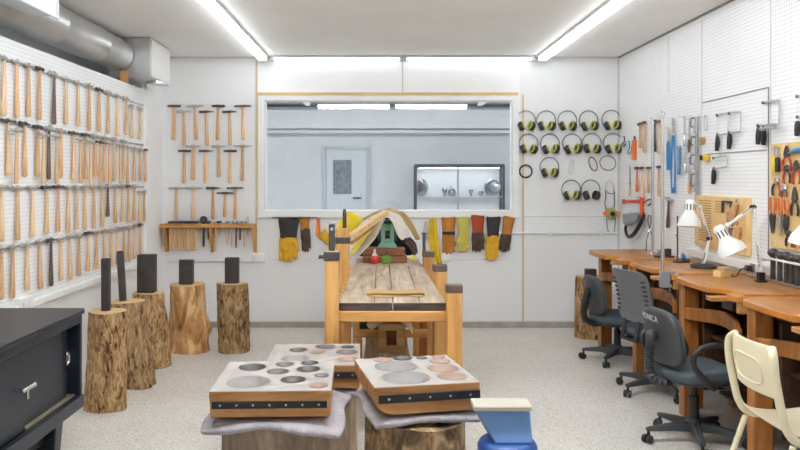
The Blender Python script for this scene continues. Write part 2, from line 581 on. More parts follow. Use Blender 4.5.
ORD = ['first', 'second', 'third', 'fourth', 'fifth', 'sixth', 'seventh', 'eighth', 'ninth', 'tenth', 'eleventh', 'twelfth', 'thirteenth', 'fourteenth', 'fifteenth', 'sixteenth', 'seventeenth', 'eighteenth', 'nineteenth', 'twentieth', 'twenty-first', 'twenty-second', 'twenty-third', 'twenty-fourth', 'twenty-fifth', 'twenty-sixth', 'twenty-seventh', 'twenty-eighth', 'twenty-ninth', 'thirtieth', 'thirty-first', 'thirty-second']

# ------------------------------------------------------------------ camera
EYE = 1.49
F = 750.0
CX, CY = 380.0, 178.0
cam = bpy.data.cameras.new('camera')
cam.sensor_width = 36
cam.lens = 36 * F / 800
cam.shift_x = (400 - CX) / 800
cam.shift_y = -(225 - CY) / 800
co = bpy.data.objects.new('camera', cam)
COL.objects.link(co)
co.location = (0, 0, EYE)
co.rotation_euler = (PI / 2, 0, 0)
SC.camera = co

def P(px, py, Y):
    return Vector(((px - CX) * Y / F, Y, EYE - (py - CY) * Y / F))
XL, XR, YB = -2.16, 2.39, 7.5
def LW(px, py, X=XL):
    Y = F * X / (px - CX)
    return Vector((X, Y, EYE - (py - CY) * Y / F))
def RW(px, py, X=XR):
    return LW(px, py, X)
EXPO = 0.72
# ------------------------------------------------------------------ the room
ZC = 2.70
REAR = -1.8
WX0, WX1, WZ0, WZ1 = -1.15, 1.32, 1.168, 2.262   # glass opening
XLR = -2.56                                        # real left wall behind the furred-out hammer board
struct('floor', MB().box(-5.5, 6.5, REAR - .1, 16.2, -0.1, 0), M['floor'])
struct('ceiling', MB().box(XLR, XR, REAR, YB, ZC, ZC + .08), M['ceil'])
# back wall, four boards round the window, pegboard; the board above the window is smooth
b = MB()
b.box(XLR - .1, -1.235, YB, YB + .1, 0, ZC)
b.box(1.39, XR + .1, YB, YB + .1, 0, ZC)
b.box(-1.235, 1.39, YB, YB + .1, 0, WZ0 - .04)
struct('wall_back', b, M['peg_back'])
struct('trim_1', MB().box(-1.235, 1.39, YB, YB + .1, WZ1 + .06, ZC), M['white'])
struct('wall_left', MB().box(XLR - .1, XLR, REAR - .1, YB + .1, 0, ZC), M['white'])
b = MB()
b.box(XLR, XL, REAR, 6.86, 0.70, 2.30)
struct('wall_left_pegboard', b, M['peg_side'])
b = MB()
b.box(XLR, XL - .012, REAR, 6.86, 0, 0.70)
b.box(XLR, XL - .02, 6.86, YB, 0, ZC)
struct('wall_left_lower', b, M['white'])
struct('wall_right', MB().box(XR, XR + .1, REAR - .1, YB + .1, 0, ZC), M['peg_side'])
struct('wall_rear', MB().box(XLR - .1, XR + .1, REAR - .1, REAR, 0, ZC), M['white'])
struct('baseboard_back', MB().box(XL - .4, XR, YB - .03, YB, 0, .055), M['concrete'], bevel=.004)
struct('trim_2', MB().box(XL, XL + .03, REAR, 6.86, .695, .735), M['trimwhite'], bevel=.004)
struct('trim_3', MB().box(XL - .05, XL + .004, 6.375, 6.425, 2.302, 2.40), M['timber'])
# a small painted timber step in the far left corner
struct('trim_4', MB().box(XL - .02, XL + .012, 6.90, 6.96, 0, ZC - .05), M['white'], bevel=.004)
# laths and joints on the back wall
struct('trim_5', MB().box(-1.245, -1.225, YB - .008, YB, .66, 2.66), M['tanv'])
struct('trim_6', MB().box(1.420, 1.440, YB - .008, YB, .06, 2.32), M['tanv'])
b = MB()
b.box(1.44, XR, YB - .003, YB, 1.098, 1.108)
b.box(-2.14, 1.42, YB - .002, YB, .672, .678)
b.box(.22, .232, YB - .002, YB, 2.34, 2.68)
b.box(XL, -1.24, YB - .002, YB, 1.155, 1.16)
struct('trim_7', b, M['seam_soft'])
struct('trim_8', MB().box(XL, XR, YB - .02, YB, ZC - .012, ZC), M['seam_soft'])
# right wall joints: a framed panel line, upright joints, corner bead, ceiling lath
b = MB()
for px, y0, y1 in ((669, 36, 92), (702, 20, 250), (771, 0, 150)):
    Y = RW(px, 100).y
    z1 = min(ZC, RW(px, y0).z)
    b.box(XR - .003, XR, Y - .004, Y + .004, RW(px, y1).z, z1)
struct('trim_9', b, M['seam_soft'])
b = MB()
A, B2 = RW(703, 103), RW(769, 87)
zt = (A.z + B2.z) / 2
b.box(XR - .006, XR, B2.y, A.y, zt - .0028, zt + .0028)
b.box(XR - .006, XR, B2.y - .005, B2.y + .003, 1.02, zt)
A, B2 = RW(707, 155), RW(767, 149)
zt = (A.z + B2.z) / 2
b.box(XR - .006, XR, B2.y, A.y, zt - .0022, zt + .0022)
struct('trim_10', b, M['seam'])
struct('trim_11', MB().box(XR - .014, XR, REAR, YB, ZC - .013, ZC), M['seam'])
struct('trim_12', MB().box(XR - .012, XR, YB - .014, YB, .06, ZC - .03), M['seam_soft'])
# board ledge along the foot of the tool wall
struct('trim_13', MB().box(XR - .05, XR, 1.5, 5.75, .90, .955), M['trimwhite'], bevel=.004)
# window
w = MB().box(WX0 - .065, WX0, YB - .035, YB + .12, WZ0 - .075, WZ1 + .05)
w.box(WX1, WX1 + .065, YB - .035, YB + .12, WZ0 - .075, WZ1 + .05)
w.box(WX0, WX1, YB - .035, YB + .12, WZ1, WZ1 + .05)
w.box(WX0, WX1, YB - .035, YB + .12, WZ0 - .075, WZ0)
win = struct('window_1', w, M['trimwhite'], bevel=.005)
MB().box(WX0 - .002, WX1 + .002, YB + .05, YB + .056, WZ0 - .002, WZ1 + .002).build('pane', M['glass'], win, smooth=0)
struct('trim_14', MB().box(WX0 - .075, WX1 + .06, YB - .022, YB, WZ1 + .055, WZ1 + .082), M['tan'], bevel=.002)

# ---- the room behind the glass
struct('wall_far', MB().box(-5.5, 6.5, 16.0, 16.1, 0, 3.1), M['farwall'])
struct('wall_far_left', MB().box(-5.5, -5.4, YB + .1, 16, 0, 3.1), M['farwall'])
struct('wall_far_right', MB().box(6.4, 6.5, YB + .1, 16, 0, 3.1), M['farwall'])
struct('ceiling_far', MB().box(-5.5, 6.5, YB + .1, 16.1, 3.0, 3.08), M['farceil'])
struct('wall_far_front', MB().box(-5.5, XLR - .1, YB, YB + .1, 0, 3.1).box(XR + .1, 6.5, YB, YB + .1, 0, 3.1).box(XLR - .1, XR + .1, YB + .1, YB + .14, ZC, 3.1), M['farwall'])
struct('trim_15', MB().box(-5.4, 6.4, 15.2, 16.0, 2.50, 2.88), M['farwall'], bevel=.01)
struct('trim_16', MB().box(-5.4, 6.4, 15.5, 15.98, 2.42, 2.49), M['farwall'])
d0, d1 = P(326, 150, 15.97), P(367, 150, 15.97)
d = MB().box(d0.x - .06, d0.x, 15.9, 16.0, 0, d0.z + .06).box(d1.x, d1.x + .06, 15.9, 16.0, 0, d0.z + .06).box(d0.x, d1.x, 15.9, 16, d0.z, d0.z + .06)
door = struct('door_1', d, M['farceil'], bevel=.006)
MB().box(d0.x + .003, d1.x - .003, 15.94, 15.99, 0, d0.z - .003).build('door_leaf', M['fardoor'], door, bevel=.004, smooth=0)
q0, q1 = P(333, 160, 15.93), P(351.5, 194, 15.93)
MB().box(q0.x, q1.x, 15.925, 15.942, q1.z, q0.z).build('door_pane', M['farpane'], door, smooth=0)
h0 = P(357, 198, 15.9)
MB().box(h0.x - .09, h0.x + .09, 15.88, 15.94, h0.z - .015, h0.z + .015).build('door_handle', M['dsteel'], door, bevel=.005)

# display case in the far room
YC = 15.0
c0, c1 = P(414.5, 165, YC), P(505, 165, YC)
zt, zs = c0.z, P(450, 196.5, YC).z
case = thing('display_case', 'black framed glass display case standing in the room behind the window', 'display case', ((c0.x + c1.x) / 2, YC + .2, 0))
f = MB()
t = .05
dp = .42
for x in (c0.x, c1.x - t):
    for y in (YC, YC + dp - t):
        f.box(x, x + t, y, y + t, 0, zt)
for z in (zt - t, .45):
    for y in (YC, YC + dp - t):
        f.box(c0.x + t, c1.x - t, y, y + t, z, z + t)
    for x in (c0.x, c1.x - t):
        f.box(x, x + t, YC + t, YC + dp - t, z, z + t)
f.build('frame', M['caseblack'], case, world=True, bevel=.004)
xm = P(458, 180, YC).x
MB().box(xm - .02, xm + .02, YC + .005, YC + .03, .5, zt - t).build('mullion', M['fixture_grey'], case, world=True)
MB().box(c0.x + .02, c1.x - .02, YC + dp - .02, YC + dp - .01, .02, zt - .02).build('back_panel', M['trimwhite'], case, world=True, smooth=0)
MB().box(c0.x + .01, c1.x - .01, YC + .01, YC + dp - .02, zt + .001, zt + .02).build('lid', M['caseblack'], case, world=True, smooth=0)
MB().box(c0.x + .052, c1.x - .052, YC + .05, YC + dp - .06, zs - .012, zs).build('shelf', M['trimwhite'], case, world=True, smooth=0)
MB().box(c0.x + .052, c1.x - .052, YC + .05, YC + dp - .06, .5, .53).build('bottom_board', M['trimwhite'], case, world=True, smooth=0)
MB().box(c0.x + .052, c1.x - .052, YC + .003, YC + .009, .5, zt - t).build('glass', M['caseglass'], case, world=True, smooth=0)
MB().box(c0.x + .1, c1.x - .1, YC + .09, YC + .13, zt - t - .02, zt - t - .001).build('light_strip', M['lampcase'], case, world=True, smooth=0)
def plate(px, py, rpx, label, tilt):
    c = P(px, py, YC + .20)
    r = rpx * (YC + .20) / F
    c.z = zs + r * 1.0 + .004
    o = MB().lathe([(r * .25, -.01), (r * .6, -.012), (r, .02), (r * .98, .028), (r * .6, -.003), (r * .3, .0)], 28, 'y').build('silver_plate', M['silver'])
    o.location = c
    o.rotation_euler = (0, 0, R(tilt))
    tag(o, label, 'plate', 'silver plates in the case')
plate(422.5, 187, 8.5, 'round silver plate at the left end of the display case', 38)
plate(492, 187, 8.5, 'round silver plate at the right end of the display case', -26)
def small_ware(px, h, r, label, prof):
    c = P(px, 190, YC + .25)
    o = MB().lathe([(a * r, b_ * h) for a, b_ in prof], 16).build('silver_vessel', M['silver'])
    o.location = (c.x, c.y, zs + .001)
    tag(o, label, 'vessel', 'small wares in the case')
small_ware(444.5, .17, .055, 'small dark silver cup left of the middle bar in the display case', [(.6, 0), (.7, .05), (.3, .15), (.9, .5), (1, .8), (.8, 1), (.6, .97)])
small_ware(452, .21, .085, 'squat pale pot beside the middle bar in the display case', [(.7, 0), (1, .3), (.9, .6), (.4, .8), (.25, .95), (.1, 1)])
small_ware(471, .13, .05, 'low silver dish right of the middle bar in the display case', [(.5, 0), (.3, .2), (1, .8), (1.05, 1), (.9, .95)])
small_ware(481, .10, .06, 'small silver bowl next to the right-hand plate in the display case', [(.5, 0), (.9, .4), (1, 1), (.9, .95)])

# ---- lights
def fluoro(name, label, x0, x1, y0, y1, z1, h, lens_mat, group, body=M['fixture'], wing=.03):
    t_ = thing(name, label, 'ceiling light', ((x0 + x1) / 2, (y0 + y1) / 2, z1), 0, group)
    ax = 'y' if (y1 - y0) > (x1 - x0) else 'x'
    MB().box(x0, x1, y0, y1, z1 - .022, z1 - .001).build('housing', body, t_, world=True, bevel=.004)
    l = MB()
    if ax == 'y':
        cx = (x0 + x1) / 2
        hw = (x1 - x0) / 2 - .012
        pts = [(cx - hw, z1 - .0225), (cx - hw, z1 - h * .55), (cx - hw * .8, z1 - h), (cx + hw * .8, z1 - h), (cx + hw, z1 - h * .55), (cx + hw, z1 - .0225)]
        l.prism_ax(pts, y0 + .012, y1 - .012, 'y')
        es = [(x0 + .004, x1 - .004, y0, y0 + .011), (x0 + .004, x1 - .004, y1 - .011, y1)]
    else:
        cy = (y0 + y1) / 2
        hw = (y1 - y0) / 2 - .02
        pts = [(cy - hw, z1 - .0225), (cy - hw, z1 - h * .8), (cy - hw * .6, z1 - h), (cy + hw * .6, z1 - h), (cy + hw, z1 - h * .8), (cy + hw, z1 - .0225)]
        l.prism_ax(pts, x0 + .03, x1 - .03, 'x')
        es = [(x0, x0 + .029, y0 + .01, y1 - .01), (x1 - .029, x1, y0 + .01, y1 - .01)]
    l.build('lens', lens_mat, t_, world=True, smooth=0)
    for e in es:
        MB().box(*e, z1 - h - .004, z1 - .022).build('end_cap', body, t_, world=True, bevel=.002)
    return t_
for side, xc in (('left', -1.155), ('right', 1.60)):
    ys = [7.38, 6.02, 4.66, 3.08]
    for i in range(3):
        where = ('the far end of', 'the top of the picture, middle of', 'the unseen near end of')[i]
        fluoro('ceiling_light', f'long white fluorescent ceiling light at {where} the {side} row', xc - .05, xc + .05, ys[i + 1] + .004, ys[i] - .004, ZC, .055, M['lamp'], 'fluorescent lights in two ceiling rows')
fluoro('ceiling_light', 'grey fluorescent strip above the window, left of the joint', -1.08, .225, 7.38, 7.47, ZC, .045, M['lampdim'], 'strip lights above the window', M['fixture_grey'])
fluoro('ceiling_light', 'grey fluorescent strip above the window, right of the joint', .235, 1.53, 7.38, 7.47, ZC, .045, M['lampdim'], 'strip lights above the window', M['fixture_grey'])
for s_, n_ in ((-1.03, 'left'), (.22, 'right')):
    fluoro('ceiling_light', f'long cross strip light, {n_} half, mirrored near the top of the window glass', s_, s_ + 1.21, 2.90, 3.02, ZC, .09, M['lampcross'], 'cross strip lights nearer the camera')
for i in range(3):  # added out of view to brighten the room behind the glass
    for j in range(2):
        x_ = (-3.2, 0.1, 3.4)[i]
        y_ = (8.6, 11.0)[j]
        fluoro('ceiling_light', f'added unseen ceiling light of the room behind the window, {ORD[i]} across in the {("near", "far")[j]} row', x_ - .6, x_ + .6, y_ - .08, y_ + .08, 3.0, .09, M['lampfar'], 'added unseen lights of the room behind the window')

# ---- duct
duct = thing('air_duct', 'round galvanised air duct running under the ceiling along the left wall', 'duct', (-2.17, 4.0, 2.555))
cxd, czd, rd = -2.245, 2.545, .142
prof = [(REAR, rd), (5.05, rd), (5.06, rd + .006), (5.10, rd + .006), (5.11, rd), (5.85, rd - .003), (5.86, rd + .002), (5.88, rd + .002), (5.89, rd - .004), (6.42, rd - .008)]
MB().lathe([(r_, y_) for y_, r_ in prof], 40, 'y', (cxd, 0, czd)).build('round_pipe', M['galv'], duct, world=True)
MB().lathe([(rd + .004, 3.0), (rd + .01, 3.005), (rd + .01, 3.04), (rd + .004, 3.045)], 40, 'y', (cxd, 0, czd)).build('band', M['galv'], duct, world=True)
bx = MB().box(-2.33, -1.975, 6.44, 6.855, 2.35, 2.693).box(-2.13, -1.975, 6.8555, 7.02, 2.35, 2.693)
bx.build('end_box', M['galv'], duct, world=True, bevel=.004)
MB().box(-1.9745, -1.962, 6.45, 7.01, 2.365, 2.685).build('register', M['grille'], duct, world=True, bevel=.003)
MB().lathe([(.10, 2.325), (.10, 2.349)], 28, 'z', (-2.0, 6.72, 0)).build('collar', M['galv'], duct, world=True)
bx = MB().box(-2.06, -1.905, 3.3, 4.40, 2.44, 2.693)
bx.build('branch_box', M['galv'], duct, world=True, bevel=.004)
g = MB().box(-1.9045, -1.89, 3.28, 4.42, 2.425, 2.445).box(-1.9045, -1.89, 4.40, 4.42, 2.446, 2.69)
g.box(-1.904, -1.897, 3.28, 4.399, 2.446, 2.69)
g.build('register', M['grille'], duct, world=True, bevel=.003)

# ---- conduit and boxes on the walls
cd = thing('wall_conduit', 'white painted conduit pipe along the back wall left of the table', 'pipe', (-1.7, YB, .66))
MB().tube([(-2.12, YB - .022, .665), (-1.29, YB - .022, .665)], .013, 10).build('pipe', M['pipe'], cd, world=True)
for x in (-2.0, -1.5):
    MB().box(x - .012, x + .012, YB - .038, YB + .0005, .64, .69).build('clip', M['pipe'], cd, world=True, bevel=.003)
cd = thing('wall_conduit', 'white painted conduit pipe along the back wall below the earmuffs', 'pipe', (1.9, YB, .94))
MB().tube([(1.05, YB - .022, .94), (2.37, YB - .022, .94)], .013, 10).build('pipe', M['pipe'], cd, world=True)
for x in (1.25, 1.7, 2.2):
    MB().box(x - .012, x + .012, YB - .038, YB + .0005, .915, .965).build('clip', M['pipe'], cd, world=True, bevel=.003)
def outlet(px, py, w_, h_, label, wall='b'):
    if wall == 'b':
        c = P(px, py, YB)
        o = thing('outlet_box', label, 'outlet', c, 0, 'white wall boxes')
    else:
        c = LW(px, py, XL)
        o = thing('outlet_box', label, 'outlet', c, PI / 2, 'white wall boxes')
    MB().box(-w_ / 2, w_ / 2, -.045, .0008, -h_ / 2, h_ / 2).build('box', M['trimwhite'], o, bevel=.006)
    for dx in (-.25, .25):
        MB().box(w_ * dx - .017, w_ * dx + .017, -.05, -.0455, -.025, .025).build('socket', M['lampwhite'], o, bevel=.002)
outlet(259, 257.5, .12, .08, 'white outlet box on the back wall under the right end of the hammer shelf')
outlet(446, 256.5, .10, .08, 'white outlet box on the back wall behind the work table')
outlet(20, 305, .16, .10, 'white outlet box on the left wall above the navy cabinet', 'l')

# ---- floor stumps with steel stakes
def stump(label, base, top, r0, r1, mat, lean_seed, post, plabel, bump=.012, knob=None):
    rnd = random.Random(lean_seed)
    bx_, by_, _ = base
    s_ = thing('tree_stump', label, 'stump', base, 0, 'upright log stumps')
    n = 40
    rings = []
    ph = [rnd.uniform(0, 6.28) for _ in range(6)]
    K = 14
    def off(t, h):
        o_ = sum(math.sin(t * (k + 2) + ph[k] + h * (2 + k)) / (k + 1.6) for k in range(4)) * bump + rnd.uniform(-1, 1) * bump * .35
        if knob:
            dt = (t - knob[0] + PI) % (2 * PI) - PI
            o_ += knob[2] * math.exp(-(dt / .42) ** 2 - ((h - knob[1]) / .13) ** 2)
        return o_
    zt_ = top[2]
    for i in range(K + 1):
        h = i / K
        cx_ = (top[0] - bx_) * h
        cy_ = (top[1] - by_) * h
        r_ = r0 + (r1 - r0) * h
        if h < .12 and knob:
            r_ += .012 * (1 - h / .12)
        rings.append([(cx_ + (r_ + off(2 * PI * k / n, h)) * math.cos(2 * PI * k / n), cy_ + (r_ + off(2 * PI * k / n, h)) * math.sin(2 * PI * k / n), h * zt_) for k in range(n)])
    m = MB().loft(rings)
    o = m.build('trunk', [mat, M['cut']], s_, smooth=60)
    for p in o.data.polygons:
        if len(p.vertices) > 4 and p.normal.z > .5:
            p.material_index = 1
            p.use_smooth = False
    # stake: a steel bar let into the top
    kind, w_, h_, dx, tilt = post
    c = Vector((top[0] + dx, top[1], zt_))
    k_ = thing('steel_stake', plabel, 'stake', c, 0, 'dark steel stakes standing in the stumps')
    if kind == 'bar':
        MB().loft([[(x * w_ / 2 + tilt * z, y * w_ * .4, z) for x, y in ((-1, -1), (1, -1), (1, 1), (-1, 1))] for z in (.001, h_)]).build('bar', M['iron'], k_, bevel=.004)
    elif kind == 'round':
        MB().tube([(tilt * z, 0, z) for z in (.001, h_ * .5, h_ * .9, h_)], [w_ / 2, w_ / 2, w_ * .52, w_ * .42], 14).build('bar', M['iron'], k_)
    else:
        MB().loft([[(x * w_ / 2 + tilt * z, y * w_ * .32, z) for x, y in ((-1, -1), (.2, -1.25), (1, -1), (1, 1), (-1, 1))] for z in (.001, h_)]).build('bar', M['iron'], k_, bevel=.004)
    return s_
def at(px, py):
    Y = F * EYE / (py - CY)
    return ((px - CX) * Y / F, Y, 0)
B0 = at(106.5, 408); stump('light barked stump nearest the navy cabinet, with a flat black bar', B0, (-1.765, B0[1], .63), .125, .122, M['bark'], 3, ('bar', .052, .34, -.01, .0), 'tall flat black stake in the stump nearest the navy cabinet')
B0 = at(139, 385); stump('leaning bark stump, second out from the navy cabinet, with a thin rod', B0, (B0[0] - .085, B0[1], .605), .125, .122, M['bark2'], 5, ('round', .052, .36, -.03, -.06), 'thin round black stake in the leaning second stump')
B0 = at(154, 366); stump('bark stump third from the cabinet against the left wall, with a broad slab', B0, (B0[0] - .045, B0[1], .585), .125, .125, M['bark'], 8, ('slab', .135, .30, -.01, .0), 'broad black slab stake in the third stump along the left wall')
B0 = at(190, 350); stump('peeled orange trunk stump with a knob on its right side', B0, (B0[0] - .03, B0[1], .572), .165, .155, M['carved'], 11, ('slab', .115, .21, .0, .0), 'short dark stake in the peeled orange trunk stump', .014, (-.25, .36, .06))
B0 = at(234.5, 351); stump('bark stump rightmost of the back pair, under the hammer shelf', B0, (B0[0] - .02, B0[1], .585), .13, .125, M['bark2'], 14, ('slab', .115, .22, .0, .0), 'short dark stake in the bark stump right of the peeled trunk')
B0 = (1.95, 7.02, 0); stump('bark stump in the far right corner beside the first bench', B0, (1.95, 7.02, .57), .125, .122, M['bark'], 17, ('slab', .10, .07, .02, .0), 'small dark anvil block on the stump in the far right corner')

# ---- navy cabinet
cab = thing('steel_cabinet', 'navy blue steel cabinet with sliding doors at the left wall', 'cabinet', (-1.9, 3.3, 0))
x0, x1, y0, y1 = -2.14, -1.655, 1.3, 4.17
z0, z1 = .235, .735
MB().box(x0, x1 + .012, y0, y1 + .01, z1, z1 + .032).build('top', M['navy'], cab, world=True, bevel=.009, seg=3)
b = MB()
b.box(x0, x0 + .02, y0, y1, z0, z1)
b.box(x0 + .02, x1, y0, y0 + .03, z0, z1)
b.box(x0 + .02, x1, y1 - .03, y1, z0, z1)
b.box(x0 + .02, x1, y0 + .03, y1 - .03, z0, z0 + .03)
b.box(x1 - .025, x1 + .004, y0 + .03, y1 - .03, z1 - .045, z1)
b.box(x1 - .03, x1 + .012, y0 + .0, y1 + .002, z0 - .012, z0 + .055)
b.build('carcass', M['navy'], cab, world=True, bevel=.005)
MB().box(x0 + .021, x1 - .13, y0 + .031, y1 - .031, z0 + .031, z1 - .002).build('interior', M['navyshade'], cab, world=True, smooth=0)
d1 = MB().box(x1 - .050, x1 - .030, 1.9, 3.56, z0 + .056, z1 - .046).build('door', M['navy'], cab, world=True, bevel=.004)
MB().tube([(x1 - .029, 3.53, .50), (x1 - .004, 3.53, .50)], .012, 10).tube([(x1 - .004, 3.47, .50), (x1 - .004, 3.60, .50)], [.010, .013], 10).tube([(x1 - .004, 3.53, .45), (x1 - .004, 3.53, .51)], [.008, .008], 10).build('handle', M['chrome'], d1, world=True)
d2 = MB().box(x1 - .066, x1 - .051, 3.50, 4.085, z0 + .056, z1 - .046).build('door', M['navy'], cab, world=True, bevel=.004)
d3 = MB().box(x1 - .086, x1 - .068, 4.0, y1 - .031, z0 + .056, z1 - .046).build('door', M['navyshade'], cab, world=True, bevel=.004)
MB().tube([(x1 - .060, 4.115 + .022 * math.cos(t / 20 * 2 * PI), .50 + .036 * math.sin(t / 20 * 2 * PI)) for t in range(20)], .008, 8, loop=True).build('finger_pull', M['chrome'], d3, world=True)
MB().box(x1 - .085, x1 - .028, 3.57, y1 - .032, z0 + .0555, z0 + .064).build('track', M['brass'], cab, world=True, bevel=.001)
b = MB().box(x0 + .04, x1 - .10, y0 + .1, y1 - .2, .10, z0 - .013)
b.build('plinth', M['navyshade'], cab, world=True, bevel=.004)
for yy in (y1 - .20, y0 + .2):
    for xx in (x0 + .05, x1 - .13):
        MB().loft([[(xx + a * s_ + .03, yy + c_ * s_ * .8, z) for a, c_ in ((-1, -1), (1, -1), (1, 1), (-1, 1))] for z, s_ in ((.0, .045), (z0 - .0125, .062))]).build('leg', M['navy'], cab, world=True, bevel=.004)
# ------------------------------------------------------------------ hammers
HEADS = [
    [(-.072, .0135), (-.055, .0135), (-.045, .0095), (-.02, .009), (-.015, .0135), (.015, .0135), (.02, .009), (.045, .0085), (.062, .0105), (.072, .004)],
    [(-.080, .010), (-.045, .0085), (-.02, .010), (-.014, .013), (.014, .013), (.02, .010), (.05, .008), (.082, .0095)],
    [(-.066, .015), (-.04, .0125), (-.018, .011), (-.012, .014), (.014, .014), (.02, .010), (.05, .0075), (.078, .0025)],
    [(-.062, .012), (-.03, .010), (-.014, .0145), (.014, .0145), (.03, .011), (.048, .014), (.06, .013), (.070, .006)],
]
_hm = {}
def head_mesh(v, mat):
    k = (v, mat)
    if k not in _hm:
        o = MB().tube([(x, 0, 0) for x, r in HEADS[v]], [r * .95 for x, r in HEADS[v]], 10).build('head', M[mat])
        _hm[k] = o.data
        bpy.data.objects.remove(o)
    return _hm[k]
def handle_mesh(v, L, mat):
    k = ('h', v, L, mat)
    if k not in _hm:
        n = 12
        # slim neck, belly, swelling grip, rounded butt
        prof = [(.016, .011), (.0, .0118), (-.06, .0105), (-.14, .0125 + .001 * v), (-L * .72, .0158), (-L + .03, .0172 + .001 * v), (-L + .006, .0165), (-L, .011)]
        m = MB().loft([[(r * math.cos(2 * PI * i / n), r * .68 * math.sin(2 * PI * i / n), z) for i in range(n)] for z, r in [(z_, r_ * 1.12) for z_, r_ in prof]])
        o = m.build('handle', M[mat])
        _hm[k] = o.data
        bpy.data.objects.remove(o)
    return _hm[k]
def hammer(label, loc, rotz, hv, L, wv, group, wmat='hickory', hmat='steel', tilt=0.0, out=.0225, hs=1.0):
    t_ = thing('hammer', label, 'hammer', loc, rotz, group)
    h = bpy.data.objects.new('head', head_mesh(hv, hmat))
    COL.objects.link(h)
    h.parent = t_
    h.location = (0, -out, 0)
    h.scale = (hs, 1, 1)
    w = bpy.data.objects.new('handle', handle_mesh(wv, round(L, 2), wmat))
    COL.objects.link(w)
    w.parent = t_
    w.location = (0, -out, 0)
    if tilt:
        t_.rotation_euler = (0, tilt, rotz)
    # the wire hook that carries it, pushed into the pegboard
    hx = .026 if out < .03 else .017
    hk = MB().tube([(-hx, .0006, -.020), (-hx, -out - .012, -.019), (hx, -out - .012, -.019), (hx, .0006, -.020)], .0022, 6)
    k = ('hook', round(out, 3))
    if k not in _hm:
        o = hk.build('hanging_hook', M['chrome'])
        _hm[k] = o.data
        bpy.data.objects.remove(o)
    else:
        hk.bm.free()
    o = bpy.data.objects.new('hanging_hook', _hm[k])
    COL.objects.link(o)
    o.parent = t_
    return t_

rnd = random.Random(21)
# left wall: four long rows. entries: (px, layer, dark, zoff, length)
ROWS = [
    ('top', 2.155, [(4.5, 0), (17, 0), (28.7, 0), (39.6, 0), (54.3, 2), (66.4, 0), (78.3, 0), (89.4, 0), (99.5, 0), (108.7, 0), (118, 0), (126.7, 0), (132, 3), (140.5, 3)]),
    ('second', 1.795, [(8.5, 0), (16.8, 1), (25.2, 0), (37.7, 0), (43.8, 1), (49, 2), (56.5, 1), (61.3, 0), (73.8, 0), (80.3, 1), (85.6, 0), (90.7, 1), (95.6, 0), (100.4, 1), (105, 0), (109.6, 1), (115, 0), (120.2, 1), (123.6, 0), (127.7, 1), (134.5, 3), (140.4, 3), (145.4, 3)]),
    ('third', 1.415, [(2, 0), (17.9, 0), (32.6, 0), (47, 0), (58.5, 0), (68.4, 0), (77, 0), (85.3, 0), (94.5, 0), (102.5, 0), (107.8, 2), (115.3, 0), (122.5, 0), (128.4, 0), (134.4, 0), (140, 3), (144.4, 3)]),
    ('bottom', 1.072, [(1.5, 0), (13, 0), (27.4, 0), (40.4, 0), (51, 2), (61.4, 0), (70.4, 0), (79.3, 0), (88.5, 0), (96.7, 0), (104.7, 0), (111.3, 0), (118, 0), (124, 0), (129.3, 0), (134.8, 0), (140.7, 0)]),
]
for rn, z0, ents in ROWS:
    prev = {}
    ents = sorted(ents, key=lambda e: e[0])
    for i, (px, kind) in enumerate(ents):
        out = .046 if kind == 1 else .0225
        X = XL + out
        Y = F * X / (px - CX)
        z = z0 + (-.048 if kind == 1 else -.05 if kind == 3 else 0) + rnd.uniform(-.004, .004) + .02 * (7.0 - Y) / 2.7
        lay = 'f' if kind == 1 else 'r'
        sp = Y - prev.get(lay, -9)
        prev[lay] = Y
        hs = max(.40, min(1.0, (sp - .010) / .172)) if sp < .2 else 1.0
        L = rnd.choice([.31, .32, .33]) if rn in ('top', 'second') else rnd.choice([.30, .31]) if rn == 'third' else rnd.choice([.28, .29, .30])
        wm_ = 'darkwood' if kind == 2 else rnd.choice(['hickory', 'hickory', 'hickory2', 'hickory2', 'hickory3'])
        if kind == 2 and rn == 'third':
            L = .24
        if kind == 3:
            L -= .04
        elif rn == 'third':
            L = min(L, .31)
        last = len(ents) - 1
        nm = 'at the left edge' if i == 0 else 'at the far right end' if i == last else f'{ORD[i]} from the left' 
        if kind == 2:
            lab = f'dark-handled hammer, {nm} in the {rn} row on the left wall' if i else f'dark-handled hammer {nm} of the {rn} row on the left wall'
        else:
            lab = f'wooden-handled steel hammer, {nm} in the {rn} row on the left wall'
        hammer(lab, (XL, Y, z), PI / 2, rnd.randrange(4), L, rnd.randrange(2), f'hammers in the {rn} row of the left wall', wm_, rnd.choice(['steel', 'steel', 'dsteel', 'chrome']), rnd.uniform(-.02, .02), out, hs)

for rn, z0, ents in ROWS:
    A = Vector((XL, 3.2, z0 + .02 * (7.0 - 3.2) / 2.7 - .006))
    B2 = Vector((XL, 6.84, z0 + .02 * (7.0 - 6.84) / 2.7 - .006))
    t_ = thing('hammer_rail', f'thin grey steel rail carrying the {rn} row of hammers on the left wall', 'rail', (A + B2) / 2, 0, 'hammer rails on the left wall')
    MB().beam(A + Vector((.0035, 0, 0)), B2 + Vector((.0035, 0, 0)), .0065, .014).build('rail', M['steel'], t_, world=True)

